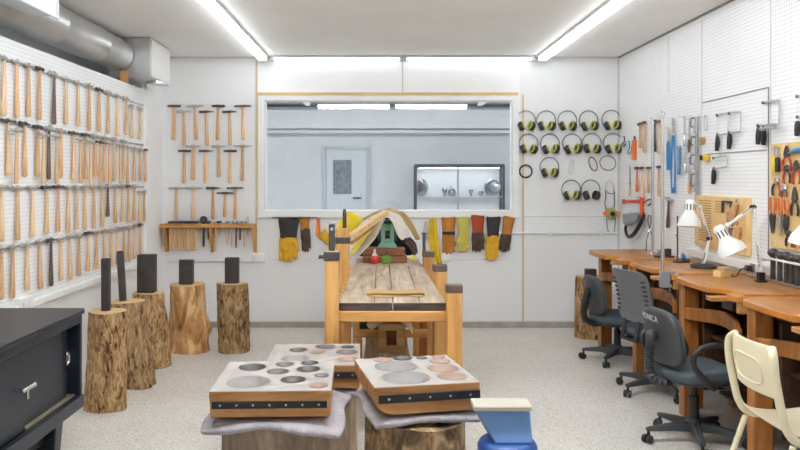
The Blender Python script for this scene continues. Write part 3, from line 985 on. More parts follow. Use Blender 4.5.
# back wall, left of the window: three staggered rows
BR = [
    ('top', [(173.9, 106, 140, 0), (184, 111.8, 146, 1), (195, 106, 140, 0), (206.5, 112, 146, 1), (218.2, 106, 140, 0), (229.7, 112, 145.5, 1), (242.6, 106, 140, 0)]),
    ('middle', [(185, 151, 183.5, 1), (193.3, 146, 180.5, 0), (206.5, 151, 183.5, 1), (218.7, 146, 177, 0), (230.4, 151, 183.5, 1), (242.6, 145.7, 180.7, 0)]),
    ('lower', [(176, 188, 219.5, 0), (193.4, 188, 219.5, 0), (213, 188, 219.5, 0), (225, 193, 216.8, 1), (235, 188, 219.5, 0)]),
]
for rn, ents in BR:
    for i, (px, py, pb, lay) in enumerate(ents):
        c = P(px, py, YB - .02)
        out = .046 if lay and rn != 'lower' else .0225
        L = round((pb - py) * (YB - .02) / F, 2)
        hammer(f'pale-handled hammer, {ORD[i]} from the left in the {rn} row on the back wall',
               (c.x, YB, c.z), 0, rnd.randrange(4), L, 1, f'hammers in the {rn} row of the back wall', rnd.choice(['hickory', 'hickory2']), rnd.choice(['dsteel', 'steel']), rnd.uniform(-.05, .05) if rn == 'top' else rnd.uniform(-.02, .02), out, 1.0 if rn != 'lower' or i != 1 else 1.15)

# slatted hammer rack
sx0, sx1 = P(164, 0, YB).x, P(256.5, 0, YB).x
z1 = P(0, 223.8, YB - .1).z
rk = thing('hammer_rack', 'orange wooden slotted hammer shelf on brackets under the back wall hammers', 'rack', ((sx0 + sx1) / 2, YB, z1), 0)
m = MB().box(sx0, sx1, YB - .135, YB - .10, z1 - .038, z1)
m.build('front_slat', M['timberx'], rk, world=True, bevel=.003)
MB().box(sx0, sx1, YB - .058, YB + .0006, z1 - .038, z1).build('back_slat', M['timberx'], rk, world=True, bevel=.003)
for px in (166, 212, 254.5):
    x = P(px, 0, YB - .05).x
    MB().prism_ax([(YB + .0005, z1 - .039), (YB - .12, z1 - .039), (YB - .12, z1 - .075), (YB - .03, z1 - .285), (YB + .0005, z1 - .285)], x - .015, x + .015, 'x').build('bracket', M['timber'], rk, world=True, bevel=.003)
def racked(px, L, r, label, wmat, hmat='steel', head='flat', cat='hammer', nm='hammer'):
    Yh = YB - .079
    x = P(px, 0, Yh).x
    t_ = thing(nm, label, cat, (x, Yh, z1), 0, 'tools standing in the hammer shelf')
    n = 12
    m = MB().loft([[(r * s_ * math.cos(2 * PI * i / n), min(r * s_, .019) * math.sin(2 * PI * i / n), z) for i in range(n)] for z, s_ in ((.012, .8), (-.04, .8), (-.12, .95), (-L + .03, 1.0), (-L, .75))])
    m.build('handle', M[wmat], t_)
    if head == 'flat':
        MB().tube([(0, y, .016) for y in (-.055, -.03, .03, .05)], [.013, .010, .010, .013], 10).build('head', M[hmat], t_)
    elif head == 'ball':
        MB().ball((0, 0, .039), .038, 22).build('head', M[hmat], t_)
    elif head == 'spike':
        MB().lathe([(.014, .002), (.016, .03), (.012, .05), (.002, .085)], 12).build('point', M[hmat], t_)
    return t_
for i in range(11):
    racked(170.5 + i * 2.62, .255 + .012 * math.sin(i * 2.3), .0118, f'wooden-handled hammer, {ORD[i]} from the left in the packed bunch under the shelf', ('hickory', 'hickory2', 'hickory')[i % 3], 'dsteel')
racked(203.6, .23, .012, 'black ball-headed mallet standing in the hammer shelf', 'black', 'iron', 'ball', 'mallet', 'mallet')
racked(208.4, .15, .009, 'short dark tool just right of the ball mallet in the shelf', 'darkwood', 'dsteel')
racked(215.8, .27, .009, 'pale-handled hammer right of the shelf middle bracket', 'hickory2')
racked(219.2, .11, .008, 'short steel punch right of the shelf middle bracket', 'steel', 'dsteel')
racked(226.9, .20, .011, 'pale wooden hammer handle hanging from the right half of the shelf', 'hickory2')
racked(231.6, .23, .008, 'thin grey steel tool in the right half of the shelf', 'steel')
racked(236.1, .24, .010, 'thin brown-handled hammer in the right half of the shelf', 'darkwood')
racked(240, .16, .011, 'short dark brown handle in the right half of the shelf', 'darkwood')
racked(244.2, .235, .008, 'pale thin handle next to the steel spike in the shelf', 'hickory2')
racked(247.3, .11, .012, 'grey pointed steel spike standing up from the shelf', 'steel', 'steel', 'spike', 'punch', 'steel_punch')

# ------------------------------------------------------------------ earmuffs
def make_muff(label, group, cup='muff'):
    t_ = thing('earmuff', label, 'earmuffs', (0, 0, 0), 0, group)
    pts = []
    for i in range(25):
        a = R(-30 + 240 * i / 24)
        pts.append((.094 * math.cos(a), -.020, -.088 + .088 * math.sin(a)))
    MB().tube(pts, .0036, 8, sq=1.8).build('headband', M['black'], t_)
    for s_ in (-1, 1):
        m = MB().lathe([(.020, -.036), (.036, -.030), (.043, -.015), (.044, .004), (.041, .010)], 20, 'x')
        rot = Matrix.Rotation(R(14 * s_), 4, 'Z') @ Matrix.Rotation(R(20 * s_), 4, 'Y') @ Matrix.Scale(s_ * -1, 4, (1, 0, 0))
        tr = Matrix.Translation((s_ * .047, -.052, -.140)) @ Matrix.Scale(.98, 4)
        m.xf(tr @ rot)
        o = m.build('ear_cup', M[cup], t_)
        k = MB().lathe([(.030, .0105), (.041, .0105), (.043, .017), (.040, .024), (.032, .024), (.030, .018)], 20, 'x', cap=False)
        k.xf(tr @ rot)
        k.build('cushion', M['muffy' if cup == 'muff' else 'brglove'], o)
        w_ = MB().tube([(s_ * .080, -.021, -.132), (s_ * .086, -.035, -.136), (s_ * .074, -.036, -.142)], .0035, 6)
        w_.build('yoke', M['black'], t_)
    MB().tube([(-.012, .0006, -.0), (-.012, -.03, -.006), (-.012, -.034, .004)], .0022, 6).build('hanging_hook', M['chrome'], t_)
    return t_
mw = [('top', [(525.6, 111), (546, 111), (567, 111), (587.3, 111), (610, 110.5)]),
      ('second', [(528.4, 134), (549, 134), (570.6, 134), (591.6, 133.6), (611.6, 133.6)]),
      ('third', [(549, 157.4)]), ('bottom', [(570.2, 180)])]
proto = None
for rn, ents in mw:
    for i, (px, py) in enumerate(ents):
        c = P(px, py, YB)
        lab = f'yellow-cushioned earmuffs, {ORD[i]} from left in the {rn} row right of the window' if len(ents) > 1 else ('black earmuffs with yellow cushions, alone in the third row beside the black hoop' if rn == 'third' else 'black earmuffs with yellow cushions in the bottom row, left of the brown pair')
        if proto is None:
            proto = make_muff(lab, 'earmuffs hanging right of the window')
            proto.location = (c.x, YB, c.z)
            proto.scale = (1.0, 1, 1.09)
        else:
            q_ = dup(proto, (c.x, YB, c.z), (0, R(rnd.uniform(-5, 5)), 0), lab)
            q_.scale = (1.0, 1, 1.09)
c = P(590, 180, YB)
o = make_muff('dark brown earmuffs at the right end of the bottom row', 'earmuffs hanging right of the window', 'muffbrown')
o.location = (c.x, YB, c.z)
o.scale = (1.0, 1, 1.08)

def wall_loop(name, label, cat, px, py, rx, ry, mat, r=.005, tilt=0, open_=0.0, hook=True):
    c = P(px, py, YB)
    t_ = thing(name, label, cat, (c.x, YB, c.z))
    n = 32
    pts = []
    for i in range(n):
        a = PI / 2 + open_ + (2 * PI - 2 * open_) * i / (n - (1 if open_ else 0))
        x, z = rx * math.cos(a), ry * math.sin(a)
        pts.append((x * math.cos(tilt) - z * math.sin(tilt), -.012, x * math.sin(tilt) + z * math.cos(tilt)))
    MB().tube(pts, r, 8, loop=not open_).build('hoop', M[mat], t_)
    zt_ = max(p[2] for p in pts)
    MB().tube([(0, .0006, zt_ - .004 - r), (0, -.024, zt_ - .006 - r), (0, -.026, zt_ + .004)], .002, 6).build('hanging_hook', M['chrome'], t_)
wall_loop('rubber_hoop', 'thick black ring hanging at the left end of the third earmuff row', 'ring', 525.5, 171.3, .062, .062, 'black', .008)
wall_loop('wire_loop', 'narrow thin wire loop hanging in the third earmuff row', 'loop', 571, 167, .022, .070, 'steel', .003, -.15)
wall_loop('strap_loop', 'slanted dark oval strap hanging right of the narrow wire loop', 'strap', 592.7, 164, .036, .072, 'black', .0045, .35)
wall_loop('strap_loop', 'wide thin strap loop hanging at the right end of the third row', 'strap', 607.5, 163, .080, .072, 'black', .0035, -.3)
c = P(609, 180, YB)
t_ = thing('respirator_mask', 'olive respirator mask hanging by dark straps in the right corner', 'mask', (c.x, YB, c.z))
def dpx(px, py):
    return ((px - 609) * .01, -.02, -(py - 180) * .01)
MB().tube([dpx(x, y) for x, y in ((605, 192), (605.5, 184), (609, 180), (612.5, 184), (613.5, 192))], .004, 6).build('hanging_strap', M['steel'], t_)
MB().tube([dpx(x, y) for x, y in ((606, 211), (604, 203), (605.5, 196), (604.5, 190), (608, 193), (612, 194), (613.5, 191), (614, 203), (612.5, 211))], .007, 6, sq=.6).build('upper_strap', M['black'], t_)
MB().tube([dpx(x, y) for x, y in ((606, 219), (606.5, 228), (609, 233.5), (613, 234), (614, 228), (615, 218))], .006, 6, sq=.6).build('lower_strap', M['black'], t_)
mk = MB().lathe([(.062, .0), (.060, -.02), (.045, -.048), (.022, -.060)], 20, 'y', (.015, -.006, -.335))
mk.build('face_piece', M['mask'], t_)
MB().lathe([(.024, -.062), (.024, -.075), (.018, -.082)], 18, 'y', (.015, -.006, -.335)).build('valve', M['black'], t_)
for s_ in (-1, 1):
    MB().lathe([(.022, -.02), (.022, -.045), (.016, -.05)], 14, 'y', (.015 + s_ * .062, -.006, -.33)).build('filter_cap', M['orange'], t_)

# ------------------------------------------------------------------ gloves
def glove(label, px, py, hgt, cuffm, handm, w_=.085, cuff_f=.46, rot=0.0, mirror=1, band=None, spread=1.0):
    c = P(px, py, YB)
    t_ = thing('work_glove', label, 'glove', (c.x, YB, c.z), 0, 'leather work gloves pegged along the wall under the window')
    t_.rotation_euler = (0, rot, 0)
    cz = -hgt * cuff_f
    n = 20
    rings = []
    for i in range(7):
        h = i / 6
        ww = w_ * (1.04 - .20 * h + .03 * math.sin(h * 7))
        th = .030 - .004 * h
        rings.append([(ww * math.cos(2 * PI * k / n), -.034 + th * math.sin(2 * PI * k / n) + .004 * math.sin(3 * 2 * PI * k / n + i), cz * h + .004 * math.sin(2 * 2 * PI * k / n + px)) for k in range(n)])
    # open mouth: inner wall going back down
    inner = [[(p[0] * .9, -.034 + (p[1] + .034) * .8, p[2]) for p in rings[0]], [(p[0] * .85, -.034 + (p[1] + .034) * .6, p[2] - .05) for p in rings[0]]]
    MB().loft([inner[1], inner[0]] + rings).build('cuff', M[cuffm], t_, smooth=70)
    if band:
        zb = cz * .72
        MB().loft([[(w_ * .93 * math.cos(2 * PI * k / n), -.034 + .032 * math.sin(2 * PI * k / n), z) for k in range(n)] for z in (zb, zb - .03)]).build('wrist_band', M[band], t_)
    m = MB()
    pl = hgt * (1 - cuff_f)
    rings = []
    for h, s_ in ((-.06, .80), (.0, .84), (.2, .88), (.42, .90), (.52, .82)):
        ww = w_ * s_ * 1.12
        rings.append([(ww * math.cos(2 * PI * k / n), -.036 + .024 * math.sin(2 * PI * k / n), cz - pl * h) for k in range(n)])
    m.loft(rings)
    for j in range(4):
        fx = (-.70 + j * .465) * w_ * .98
        ln = pl * (.50, .56, .54, .42)[j]
        z0 = cz - pl * .42
        ex = fx * (1 + .12 * spread)
        m.tube([(fx, -.036, z0), (fx * 1.02, -.042, z0 - ln * .5), (ex, -.038 - .006 * j % 3, z0 - ln), (ex, -.038, z0 - ln - .012)], [w_ * .25, w_ * .25, w_ * .22, w_ * .12], 10)
    tx = mirror * w_ * .82
    m.tube([(tx * .55, -.04, cz - pl * .08), (tx * .95, -.048, cz - pl * .28), (tx * 1.12, -.05, cz - pl * .50), (tx * 1.10, -.05, cz - pl * .57)], [w_ * .26, w_ * .25, w_ * .20, w_ * .1], 10)
    m.build('hand', M[handm], t_, remesh=.0045)
    MB().tube([(-.02, .0006, -.008), (-.02, -.02, -.010), (-.02, -.036, -.004)], .003, 6).build('hanging_hook', M['chrome'], t_)
glove('black-cuffed glove with yellow hand at the far left of the glove row', 289, 218.5, .42, 'bglove', 'yglove', .098, .47, 0, 1)
glove('orange and black glove, second from the left in the glove row', 304.5, 218, .33, 'tglove', 'brglove', .050, .34, -.08, 1, None)
glove('tan glove with a dark wrist band, first right of the work table', 448.3, 217, .36, 'tglove', 'tglove', .068, .55, 0, 1, 'bglove')
glove('yellow-green glove, second right of the work table', 463.2, 217, .34, 'gglove', 'gglove', .062, .5, 0, -1)
glove('rust-red cuffed glove with stained brown hand', 477.4, 215, .36, 'rglove', 'brglove', .064, .5, 0, 1)
glove('black-cuffed glove with yellow hand, second from the right end', 493, 216.5, .43, 'bglove', 'yglove', .068, .46, .04, -1)
glove('tan and dark stained glove at the right end of the glove row', 508.7, 216.5, .35, 'tglove', 'brglove', .056, .52, .16, -1)
glove('yellow glove hanging sideways beside the orange strip', 322, 233, .19, 'yglove', 'yglove', .055, .35, -.9, 1)
# peg rail and other hangings
A, B2 = P(273, 217.6, YB), P(318, 217.6, YB)
r_ = thing('hanging_rail', 'thin dark metal rail above the gloves left of the table', 'rail', (A.x, YB, A.z))
MB().tube([(A.x, YB - .062, A.z + .006), (B2.x, YB - .062, A.z + .006)], .004, 8).build('rod', M['dsteel'], r_, world=True)
for x in (A.x + .02, B2.x - .02):
    MB().tube([(x, YB + .0006, A.z + .006), (x, YB - .061, A.z + .006)], .004, 8).build('bracket', M['dsteel'], r_, world=True)
def hang_sheet(name, label, cat, pxs, mat, ywall=YB, amp=.012, th=.004, hook=True):
    # pxs: list of (left px, right px, py) rows from the top, hung a little off the wall with folds
    rows = []
    cx_ = sum(a + b_ for a, b_, _ in pxs) / 2 / len(pxs)
    c = P(cx_, pxs[0][2], ywall)
    t_ = thing(name, label, cat, (c.x, ywall, c.z))
    for i, (a, b_, y) in enumerate(pxs):
        row = []
        for k in range(13):
            u = k / 12
            q = P(a + (b_ - a) * u, y, ywall)
            row.append(Vector((q.x, ywall - .03 - amp * (1 + math.sin(u * 9 + i * .5)), q.z)))
        rows.append(row)
    MB().sheet(rows).build('hide', M[mat], t_, world=True, solid=th, sub=1)
    MB().tube([(0, .0006, -.01), (0, -.05, -.012), (0, -.055, -.002)], .003, 6).build('hanging_hook', M['chrome'], t_)
hang_sheet('fabric_strip', 'narrow orange strip hanging between the gloves and the table post', 'strip', [(317, 320, 218), (316.8, 320.3, 224), (316.5, 320.5, 230), (316, 321, 236)], 'orange', amp=.004)
hang_sheet('leather_sleeve', 'yellow leather sleeve hanging right behind the table', 'sleeve', [(430, 435.5, 217), (428.5, 436.5, 228), (428, 438, 240), (430, 440, 252), (436, 442, 264)], 'ycloth', amp=.02)
hang_sheet('canvas_strip', 'pale canvas strip hanging left of the yellow leather sleeve', 'strip', [(424.5, 428.5, 221), (422.5, 428, 230), (422, 427.5, 240)], 'wcloth', amp=.01)
# ------------------------------------------------------------------ timber work table
TX0, TX1, TY0, TY1, TZ = -.228, .368, 4.15, 6.5, .80
tb = thing('work_table', 'heavy yellow timber table with a worn grey plank top in the middle of the room', 'table', (.07, 5.2, 0))
xs = [TX0, -.022, .068, .225, TX1]
for a, b_, a2, b2 in ((TX0, .068, TX0 + .03, .068), (.074, TX1, .074, TX1 - .042)):
    o = MB().prism([(a, TY0), (b_, TY0), (b2, TY1), (a2, TY1)], TZ - .045, TZ).build('plank', [M['plank'], M['plankend']], tb, world=True, bevel=.006)
    for p in o.data.polygons:
        if p.normal.y < -.9:
            p.material_index = 1
for px, y in ((-.03, 4.9), (.22, 5.1)):
    MB().box(px - .0025, px + .0025, TY0 + .01, TY1 - .6, TZ + .0002, TZ + .0008).build('plank_joint', M['plankend'], tb, world=True, smooth=0)
MB().box(-.275, .435, TY0 - .01, TY0 + .07, TZ - .106, TZ - .046).build('front_apron', M['timberx'], tb, world=True, bevel=.006)
MB().box(-.275, .435, TY1 - .12, TY1 - .04, TZ - .125, TZ - .046).build('rear_apron', M['timberx'], tb, world=True, bevel=.006)
for x in (-.26, .262):
    MB().box(x, x + .06, TY0 + .071, TY1 - .121, TZ - .115, TZ - .0455).build('side_rail', M['timber'], tb, world=True, bevel=.005)
# posts: (x centre, y, width, height, band)
for x, y, w_, h_, dk in ((-.273, 4.14, .074, 1.092, 'bracket'), (-.276, 5.37, .092, 1.13, 'bracket'), (.362, 4.14, .085, .905, 'cap'), (.356, 5.03, .088, .905, 'cap'), (.340, 5.95, .088, .905, 'cap')):
    x0, x1 = (x - w_, x) if x < 0 else (x, x + w_)
    if x < 0:
        x0, x1 = x - w_ / 2, x + w_ / 2
        x0 += .010; x1 += .010
        if x1 > TX0 - .002 and y > 4.2:
            d_ = x1 - (TX0 - .032); x0 -= 0; x1 -= 0
    if x > 0:
        x1 = x0 + w_
    ya, yb = (y - .075, y - .011) if abs(y - 4.14) < .01 else (y - .045, y + .045)
    ps = MB().box(x0, x1, ya, yb, 0, h_).build('post', M['timber'], tb, world=True, bevel=.006)
    if dk == 'cap':
        MB().box(x0 - .003, x1 + .003, ya - .003, yb + .003, h_ - .038, h_ + .003).build('iron_cap', M['ironcap'], ps, world=True, bevel=.003)
    else:
        q = MB().box(x0 - .006, x1 + .006, ya - .006, yb + .006, h_ - (.050 if y < 5 else .105), h_ - (.002 if y < 5 else .062))
        q.build('iron_bracket', M['dsteel'], ps, world=True, bevel=.003)
        MB().tube([(x0 - .009, (ya + yb) / 2, h_ - .032), (x0 - .035, (ya + yb) / 2, h_ - .032)], [.009, .012], 12).build('clamp_knob', M['dsteel'], ps, world=True)
        xm = (x0 + x1) / 2
        k_ = thing('steel_stake', 'flat grey steel stake standing on the front left table post' if y < 5 else 'round-topped dark steel stake standing on the tall rear left table post', 'stake', (xm, (ya + yb) / 2, h_ + .0), 0)
        if y < 5:
            MB().box(xm - .017, xm + .017, (ya + yb) / 2 - .008, (ya + yb) / 2 + .008, h_ + .0008, h_ + .145).build('bar', M['dsteel'], k_, world=True, bevel=.004)
            MB().tube([(xm, (ya + yb) / 2 - .0085, h_ + .12), (xm, (ya + yb) / 2 - .014, h_ + .12)], .010, 12).build('rivet', M['chrome'], k_, world=True)
            MB().box(xm - .024, xm + .024, (ya + yb) / 2 - .014, (ya + yb) / 2 + .014, h_ + .145, h_ + .16).build('head', M['steel'], k_, world=True, bevel=.003)
        else:
            MB().tube([(xm + .012, (ya + yb) / 2, z) for z in (h_ + .0008, h_ + .10, h_ + .125, h_ + .14)], [.014, .014, .012, .006], 12).build('bar', M['iron'], k_, world=True)
k_ = thing('steel_stake', 'flat grey steel stake standing on the rear right table post', 'stake', (.352, 5.95, .909), 0)
MB().box(.338, .362, 5.94, 5.956, .9088, 1.045).box(.330, .370, 5.934, 5.962, 1.0455, 1.058).build('bar', M['dsteel'], k_, world=True, bevel=.003)
# inner rear legs, cross beam, lower shelf
for x0, x1, y0, m_ in ((.285, .340, 5.40, 'benchleg'), (-.225, -.185, 4.75, 'timber')):
    MB().box(x0, x1, y0, y0 + .09, 0, TZ - .126 if m_ != 'timber' else TZ - .047).build('inner_leg', M[m_], tb, world=True, bevel=.005)
MB().box(-.184, .34, 5.30, 5.34, .361, .415).build('cross_beam', M['timberx'], tb, world=True, bevel=.005)
for i, (a, b_) in enumerate(((-.10, .002), (.005, .085), (.088, .19))):
    MB().box(a, b_, 4.25, 6.3, .33, .36).build('lower_plank', M['plank'], tb, world=True, bevel=.004)
MB().box(-.225, .36, 4.28, 4.34, .26, .329).build('lower_rail', M['timberx'], tb, world=True, bevel=.004)
MB().box(-.225, .36, 6.2, 6.26, .26, .329).build('lower_rail', M['timberx'], tb, world=True, bevel=.004)
for x0, x1 in ((-.225, -.15), (.276, .36)):
    MB().box(x0, x1, 6.2, 6.29, 0, .259).build('lower_leg', M['timber'], tb, world=True, bevel=.004)
    MB().box(x0, x1, 4.27, 4.35, 0, .259).build('lower_leg', M['timber'], tb, world=True, bevel=.004)
# crate with paper on the lower shelf
ck = thing('wooden_crate', 'small wooden crate with a slot handle on the shelf under the table', 'crate', (.07, 4.95, .361))
a, b_ = P(378, 344, 4.85).x, P(405, 344, 4.85).x
zc0, zc1 = .3615, .545
q = MB()
q.box(a, b_, 4.85, 4.865, zc0, zc0 + .045).box(a, b_, 4.85, 4.865, zc1 - .045, zc1)
q.box(a, a + .055, 4.85, 4.865, zc0 + .045, zc1 - .045).box(b_ - .055, b_, 4.85, 4.865, zc0 + .045, zc1 - .045)
q.build('front_panel', M['crate'], ck, world=True, bevel=.002)
MB().box(a, a + .015, 4.8655, 5.10, zc0, zc1).box(b_ - .015, b_, 4.8655, 5.10, zc0, zc1).box(a + .015, b_ - .015, 5.085, 5.10, zc0, zc1).box(a + .015, b_ - .015, 4.866, 5.085, zc0, zc0 + .012).build('box', M['crate'], ck, world=True, bevel=.002)
def lpaper(label, pts, mat='paper'):
    t_ = thing('paper_sheet', label, 'paper', tuple(sum((Vector(p) for p in pts[0]), Vector()) / len(pts[0])), 0, 'crumpled papers in the crate')
    MB().sheet([[Vector(p) for p in r] for r in pts]).build('sheet', M[mat], t_, world=True, solid=.002, sub=2)
lpaper('crumpled brown paper sticking out of the left of the crate', [[(-.10, 4.85, .545), (-.065, 4.815, .51), (-.030, 4.815, .52)], [(-.07, 4.87, .566), (-.02, 4.835, .582), (.03, 4.84, .580)], [(-.05, 5.0, .568), (.0, 5.0, .572), (.05, 5.0, .566)]])
lpaper('crumpled brown paper sticking out of the right of the crate', [[(.13, 4.82, .560), (.19, 4.82, .53), (.215, 4.83, .455)], [(.10, 4.90, .570), (.165, 4.89, .572), (.215, 4.90, .52)], [(.08, 5.0, .570), (.15, 5.0, .572), (.21, 5.0, .55)]])
bxx = thing('black_case', 'black case behind the cross beam under the table', 'case', (-.06, 5.5, .3605))
MB().box(-.15, .0, 5.45, 5.62, .3605, .53).build('body', M['black'], bxx, world=True, bevel=.01)
MB().box(-.14, -.01, 5.44, 5.4495, .47, .485).build('lid_edge', M['dsteel'], bxx, world=True)
# rolled hide on the table
rl = thing('hide_roll', 'flat rolled brown hide lying across the front of the table', 'roll', (.1, 4.36, TZ))
n = 14
rings = []
for i in range(9):
    u = i / 8
    x = -.075 + u * .335
    r_ = .021 + .004 * math.sin(u * 9)
    rings.append([(x, 4.40 - .05 * u * 0 + 1.5 * r_ * math.cos(2 * PI * k / n), TZ + .0012 + r_ * .78 * (1 + math.sin(2 * PI * k / n))) for k in range(n)])
MB().loft(rings).build('roll', M['roll'], rl, world=True, smooth=60)
MB().sheet([[(-.07 + .32 * u, 4.37 - v * .035, TZ + .0035 + .003 * (1 - v) * (1 + math.sin(u * 8))) for u in [k / 8 for k in range(9)]] for v in (0, .5, 1)]).build('loose_edge', M['roll'], rl, world=True, solid=.003, off=0)

# ---- the heap at the far end of the table
YT = 6.15
def T(px, py, Y=YT):
    return P(px, py, Y)
bb = thing('wooden_block', 'brown wooden block under the green mill at the table end', 'block', (.1, YT, TZ))
a, b_ = T(362.5, 0, 6.1).x, T(407, 0, 6.1).x
MB().box(a, b_, 6.1, 6.32, TZ + .0008, TZ + .056).build('lower_block', M['brownblock'], bb, world=True, bevel=.005)
MB().box(a + .0, b_ - .015, 6.105, 6.32, TZ + .0565, TZ + .113).build('upper_block', M['brownblock'], bb, world=True, bevel=.006)
zb = TZ + .1135
gm = thing('rolling_mill', 'green cast iron rolling mill with a dark slot on the wooden block', 'rolling mill', (.06, 6.2, zb))
xc = T(387.5, 0, 6.17).x
hw = .055
fr = MB()
htop = T(0, 223.5, 6.17).z
fr.box(xc - hw, xc - .020, 6.17, 6.26, zb + .045, htop)
fr.box(xc + .020, xc + hw, 6.17, 6.26, zb + .045, htop)
fr.box(xc - .020, xc + .020, 6.17, 6.26, htop - .06, htop)
fr.box(xc - .020, xc + .020, 6.17, 6.26, zb + .045, zb + .075)
fr.prism_ax([(xc - hw - .03, zb + .0008), (xc + hw + .03, zb + .0008), (xc + hw + .02, zb + .02), (xc + hw, zb + .045), (xc - hw, zb + .045), (xc - hw - .02, zb + .02)], 6.165, 6.265, 'y')
fr.build('frame', M['millgreen'], gm, world=True, bevel=.006)
MB().box(xc - hw - .006, xc + hw + .006, 6.16, 6.27, htop + .0005, htop + .028).build('top_plate', M['milldark'], gm, world=True, bevel=.008)
MB().box(xc - .019, xc + .019, 6.20, 6.25, zb + .0755, htop - .0605).build('slot_plate', M['black'], gm, world=True, smooth=0)
for z in (zb + .11, zb + .16):
    MB().tube([(xc - .018, 6.188, z), (xc + .018, 6.188, z)], .013, 14).build('roller', M['chrome' if z > zb + .13 else 'dsteel'], gm, world=True)
MB().tube([(xc, 6.215, htop + .0285), (xc, 6.215, htop + .045)], .008, 10).build('screw', M['dsteel'], gm, world=True)
MB().box(xc - .078, xc - hw - .002, 6.19, 6.28, zb + .05, htop - .05).build('side_housing', M['milldark'], gm, world=True, bevel=.006)
MB().box(xc + hw + .002, xc + .078, 6.19, 6.28, zb + .05, htop - .05).build('side_housing', M['milldark'], gm, world=True, bevel=.006)
# jars
rj = thing('glass_jar', 'red jar with a pale conical lid in front of the wooden block', 'jar', (T(374.7, 0, 6.03).x, 6.04, TZ))
MB().lathe([(.026, .001), (.031, .008), (.032, .045), (.026, .058), (.022, .062)], 24).build('jar', M['red'], rj)
MB().lathe([(.023, .0625), (.022, .075), (.012, .085), (.009, .112), (.006, .118)], 20).build('lid', M['clear'], rj)
gj = thing('green_can', 'green metal can with a dark spout in front of the wooden block', 'can', (T(386.5, 0, 6.03).x, 6.04, TZ))
MB().box(-.036, .036, -.028, .028, .001, .058).build('can', M['green'], gj, bevel=.007, seg=3)
MB().lathe([(.030, .0585), (.018, .068), (.008, .072)], 20).build('shoulder', M['green'], gj)
MB().lathe([(.007, .0725), (.006, .095), (.003, .11)], 12).build('spout', M['dsteel'], gj)
# draped hides: tent over the mill, each sheet a profile in x,z swept back in y
def drape(name, label, cat, prof, mat, y0, y1, th=.006, wob=.008, dz=0.0, seed=1):
    rn = random.Random(seed)
    ph = rn.uniform(0, 6)
    pts = [P(px, py, 6.18) for px, py in prof]
    rows = []
    NY = 7
    for j in range(NY):
        v = j / (NY - 1)
        y = y0 + (y1 - y0) * v
        rows.append([(p.x + wob * math.sin(i * 1.3 + v * 4 + ph), y + wob * math.sin(i * 2.1 + ph), p.z + dz + wob * .8 * math.sin(i * 1.7 + v * 5 + ph)) for i, p in enumerate(pts)])
    c = P(*prof[len(prof) // 2], 6.18)
    t_ = thing(name, label, cat, (c.x, (y0 + y1) / 2, c.z))
    MB().sheet(rows).build('sheet', M[mat], t_, world=True, solid=th, sub=2)
    return t_
def ribbon(name, label, cat, upper, lower, mat, yu, yl, th=.006, bulge=.02, wob=.004, seed=1):
    # a strip of hide between two edges: the upper edge lies farther back, the lower edge nearer
    rn = random.Random(seed)
    ph = rn.uniform(0, 6)
    def resample(pl, n):
        d = [0]
        for p, q in zip(pl, pl[1:]):
            d.append(d[-1] + math.hypot(q[0] - p[0], q[1] - p[1]))
        r_ = []
        for i in range(n):
            t = d[-1] * i / (n - 1)
            k = max(0, min(len(pl) - 2, next((j - 1 for j in range(1, len(d)) if d[j] >= t - 1e-9), len(pl) - 2)))
            u = (t - d[k]) / max(1e-9, d[k + 1] - d[k])
            r_.append((pl[k][0] + (pl[k + 1][0] - pl[k][0]) * u, pl[k][1] + (pl[k + 1][1] - pl[k][1]) * u))
        return r_
    n = 11
    U, L_ = resample(upper, n), resample(lower, n)
    rows = []
    for j in range(6):
        v = j / 5
        row = []
        for i in range(n):
            px, py = U[i][0] + (L_[i][0] - U[i][0]) * v, U[i][1] + (L_[i][1] - U[i][1]) * v
            y = yu + (yl - yu) * v - bulge * math.sin(PI * v) + wob * math.sin(i * 1.1 + v * 5 + ph)
            p = P(px, py, y)
            row.append((p.x, p.y, p.z + wob * math.sin(i * .9 + ph + v * 3)))
        rows.append(row)
    c = P(*U[n // 2], (yu + yl) / 2)
    t_ = thing(name, label, cat, (c.x, (yu + yl) / 2, c.z))
    MB().sheet(rows).build('sheet', M[mat], t_, world=True, solid=th, sub=1)
ribbon('canvas_sheet', 'off-white canvas falling to the left of the green mill', 'canvas', [(384, 212.5), (379, 217), (375, 225), (367, 238), (359, 249), (351, 259)], [(385.5, 217), (382, 226), (375.5, 239), (366, 249.5), (358, 257), (352, 261)], 'wcloth', 6.16, 6.06, .007, .02, .003, 2)
ribbon('leather_sheet', 'yellow leather band falling left between the plank and the white canvas', 'leather', [(375.5, 220), (367, 230), (359, 239.5), (351, 250)], [(372.5, 229.5), (365, 239), (357, 248.5), (351, 256.5)], 'ycloth', 6.13, 6.03, .008, .01, .003, 3)
ribbon('canvas_sheet', 'off-white canvas falling to the right of the green mill', 'canvas', [(385.5, 211), (391, 211.5), (400.3, 214.3), (406, 224), (411, 234)], [(387.5, 216), (392, 222), (395.5, 231.5), (399, 238), (402, 241)], 'wcloth', 6.14, 6.05, .007, .02, .003, 4)
ribbon('leather_sheet', 'tan leather sheet draped over the top right of the heap', 'leather', [(385, 209.5), (392.3, 208.3), (404.3, 212.5), (413.7, 225), (420.5, 240)], [(386, 212.5), (392, 212.5), (401, 216.5), (409.7, 229), (416, 241)], 'tcloth', 6.30, 6.21, .010, .02, .004, 5)
ribbon('dark_shade_sheet', 'added dark sheet for the shade behind the green mill', 'shade sheet', [(377, 222), (384, 217.5), (392, 217.5), (400, 225)], [(353, 256.5), (372, 257), (397, 257), (415, 255)], 'dshade', 6.40, 6.38, .006, .0, .004, 6)  # dark sheet put in for the shade inside the heap
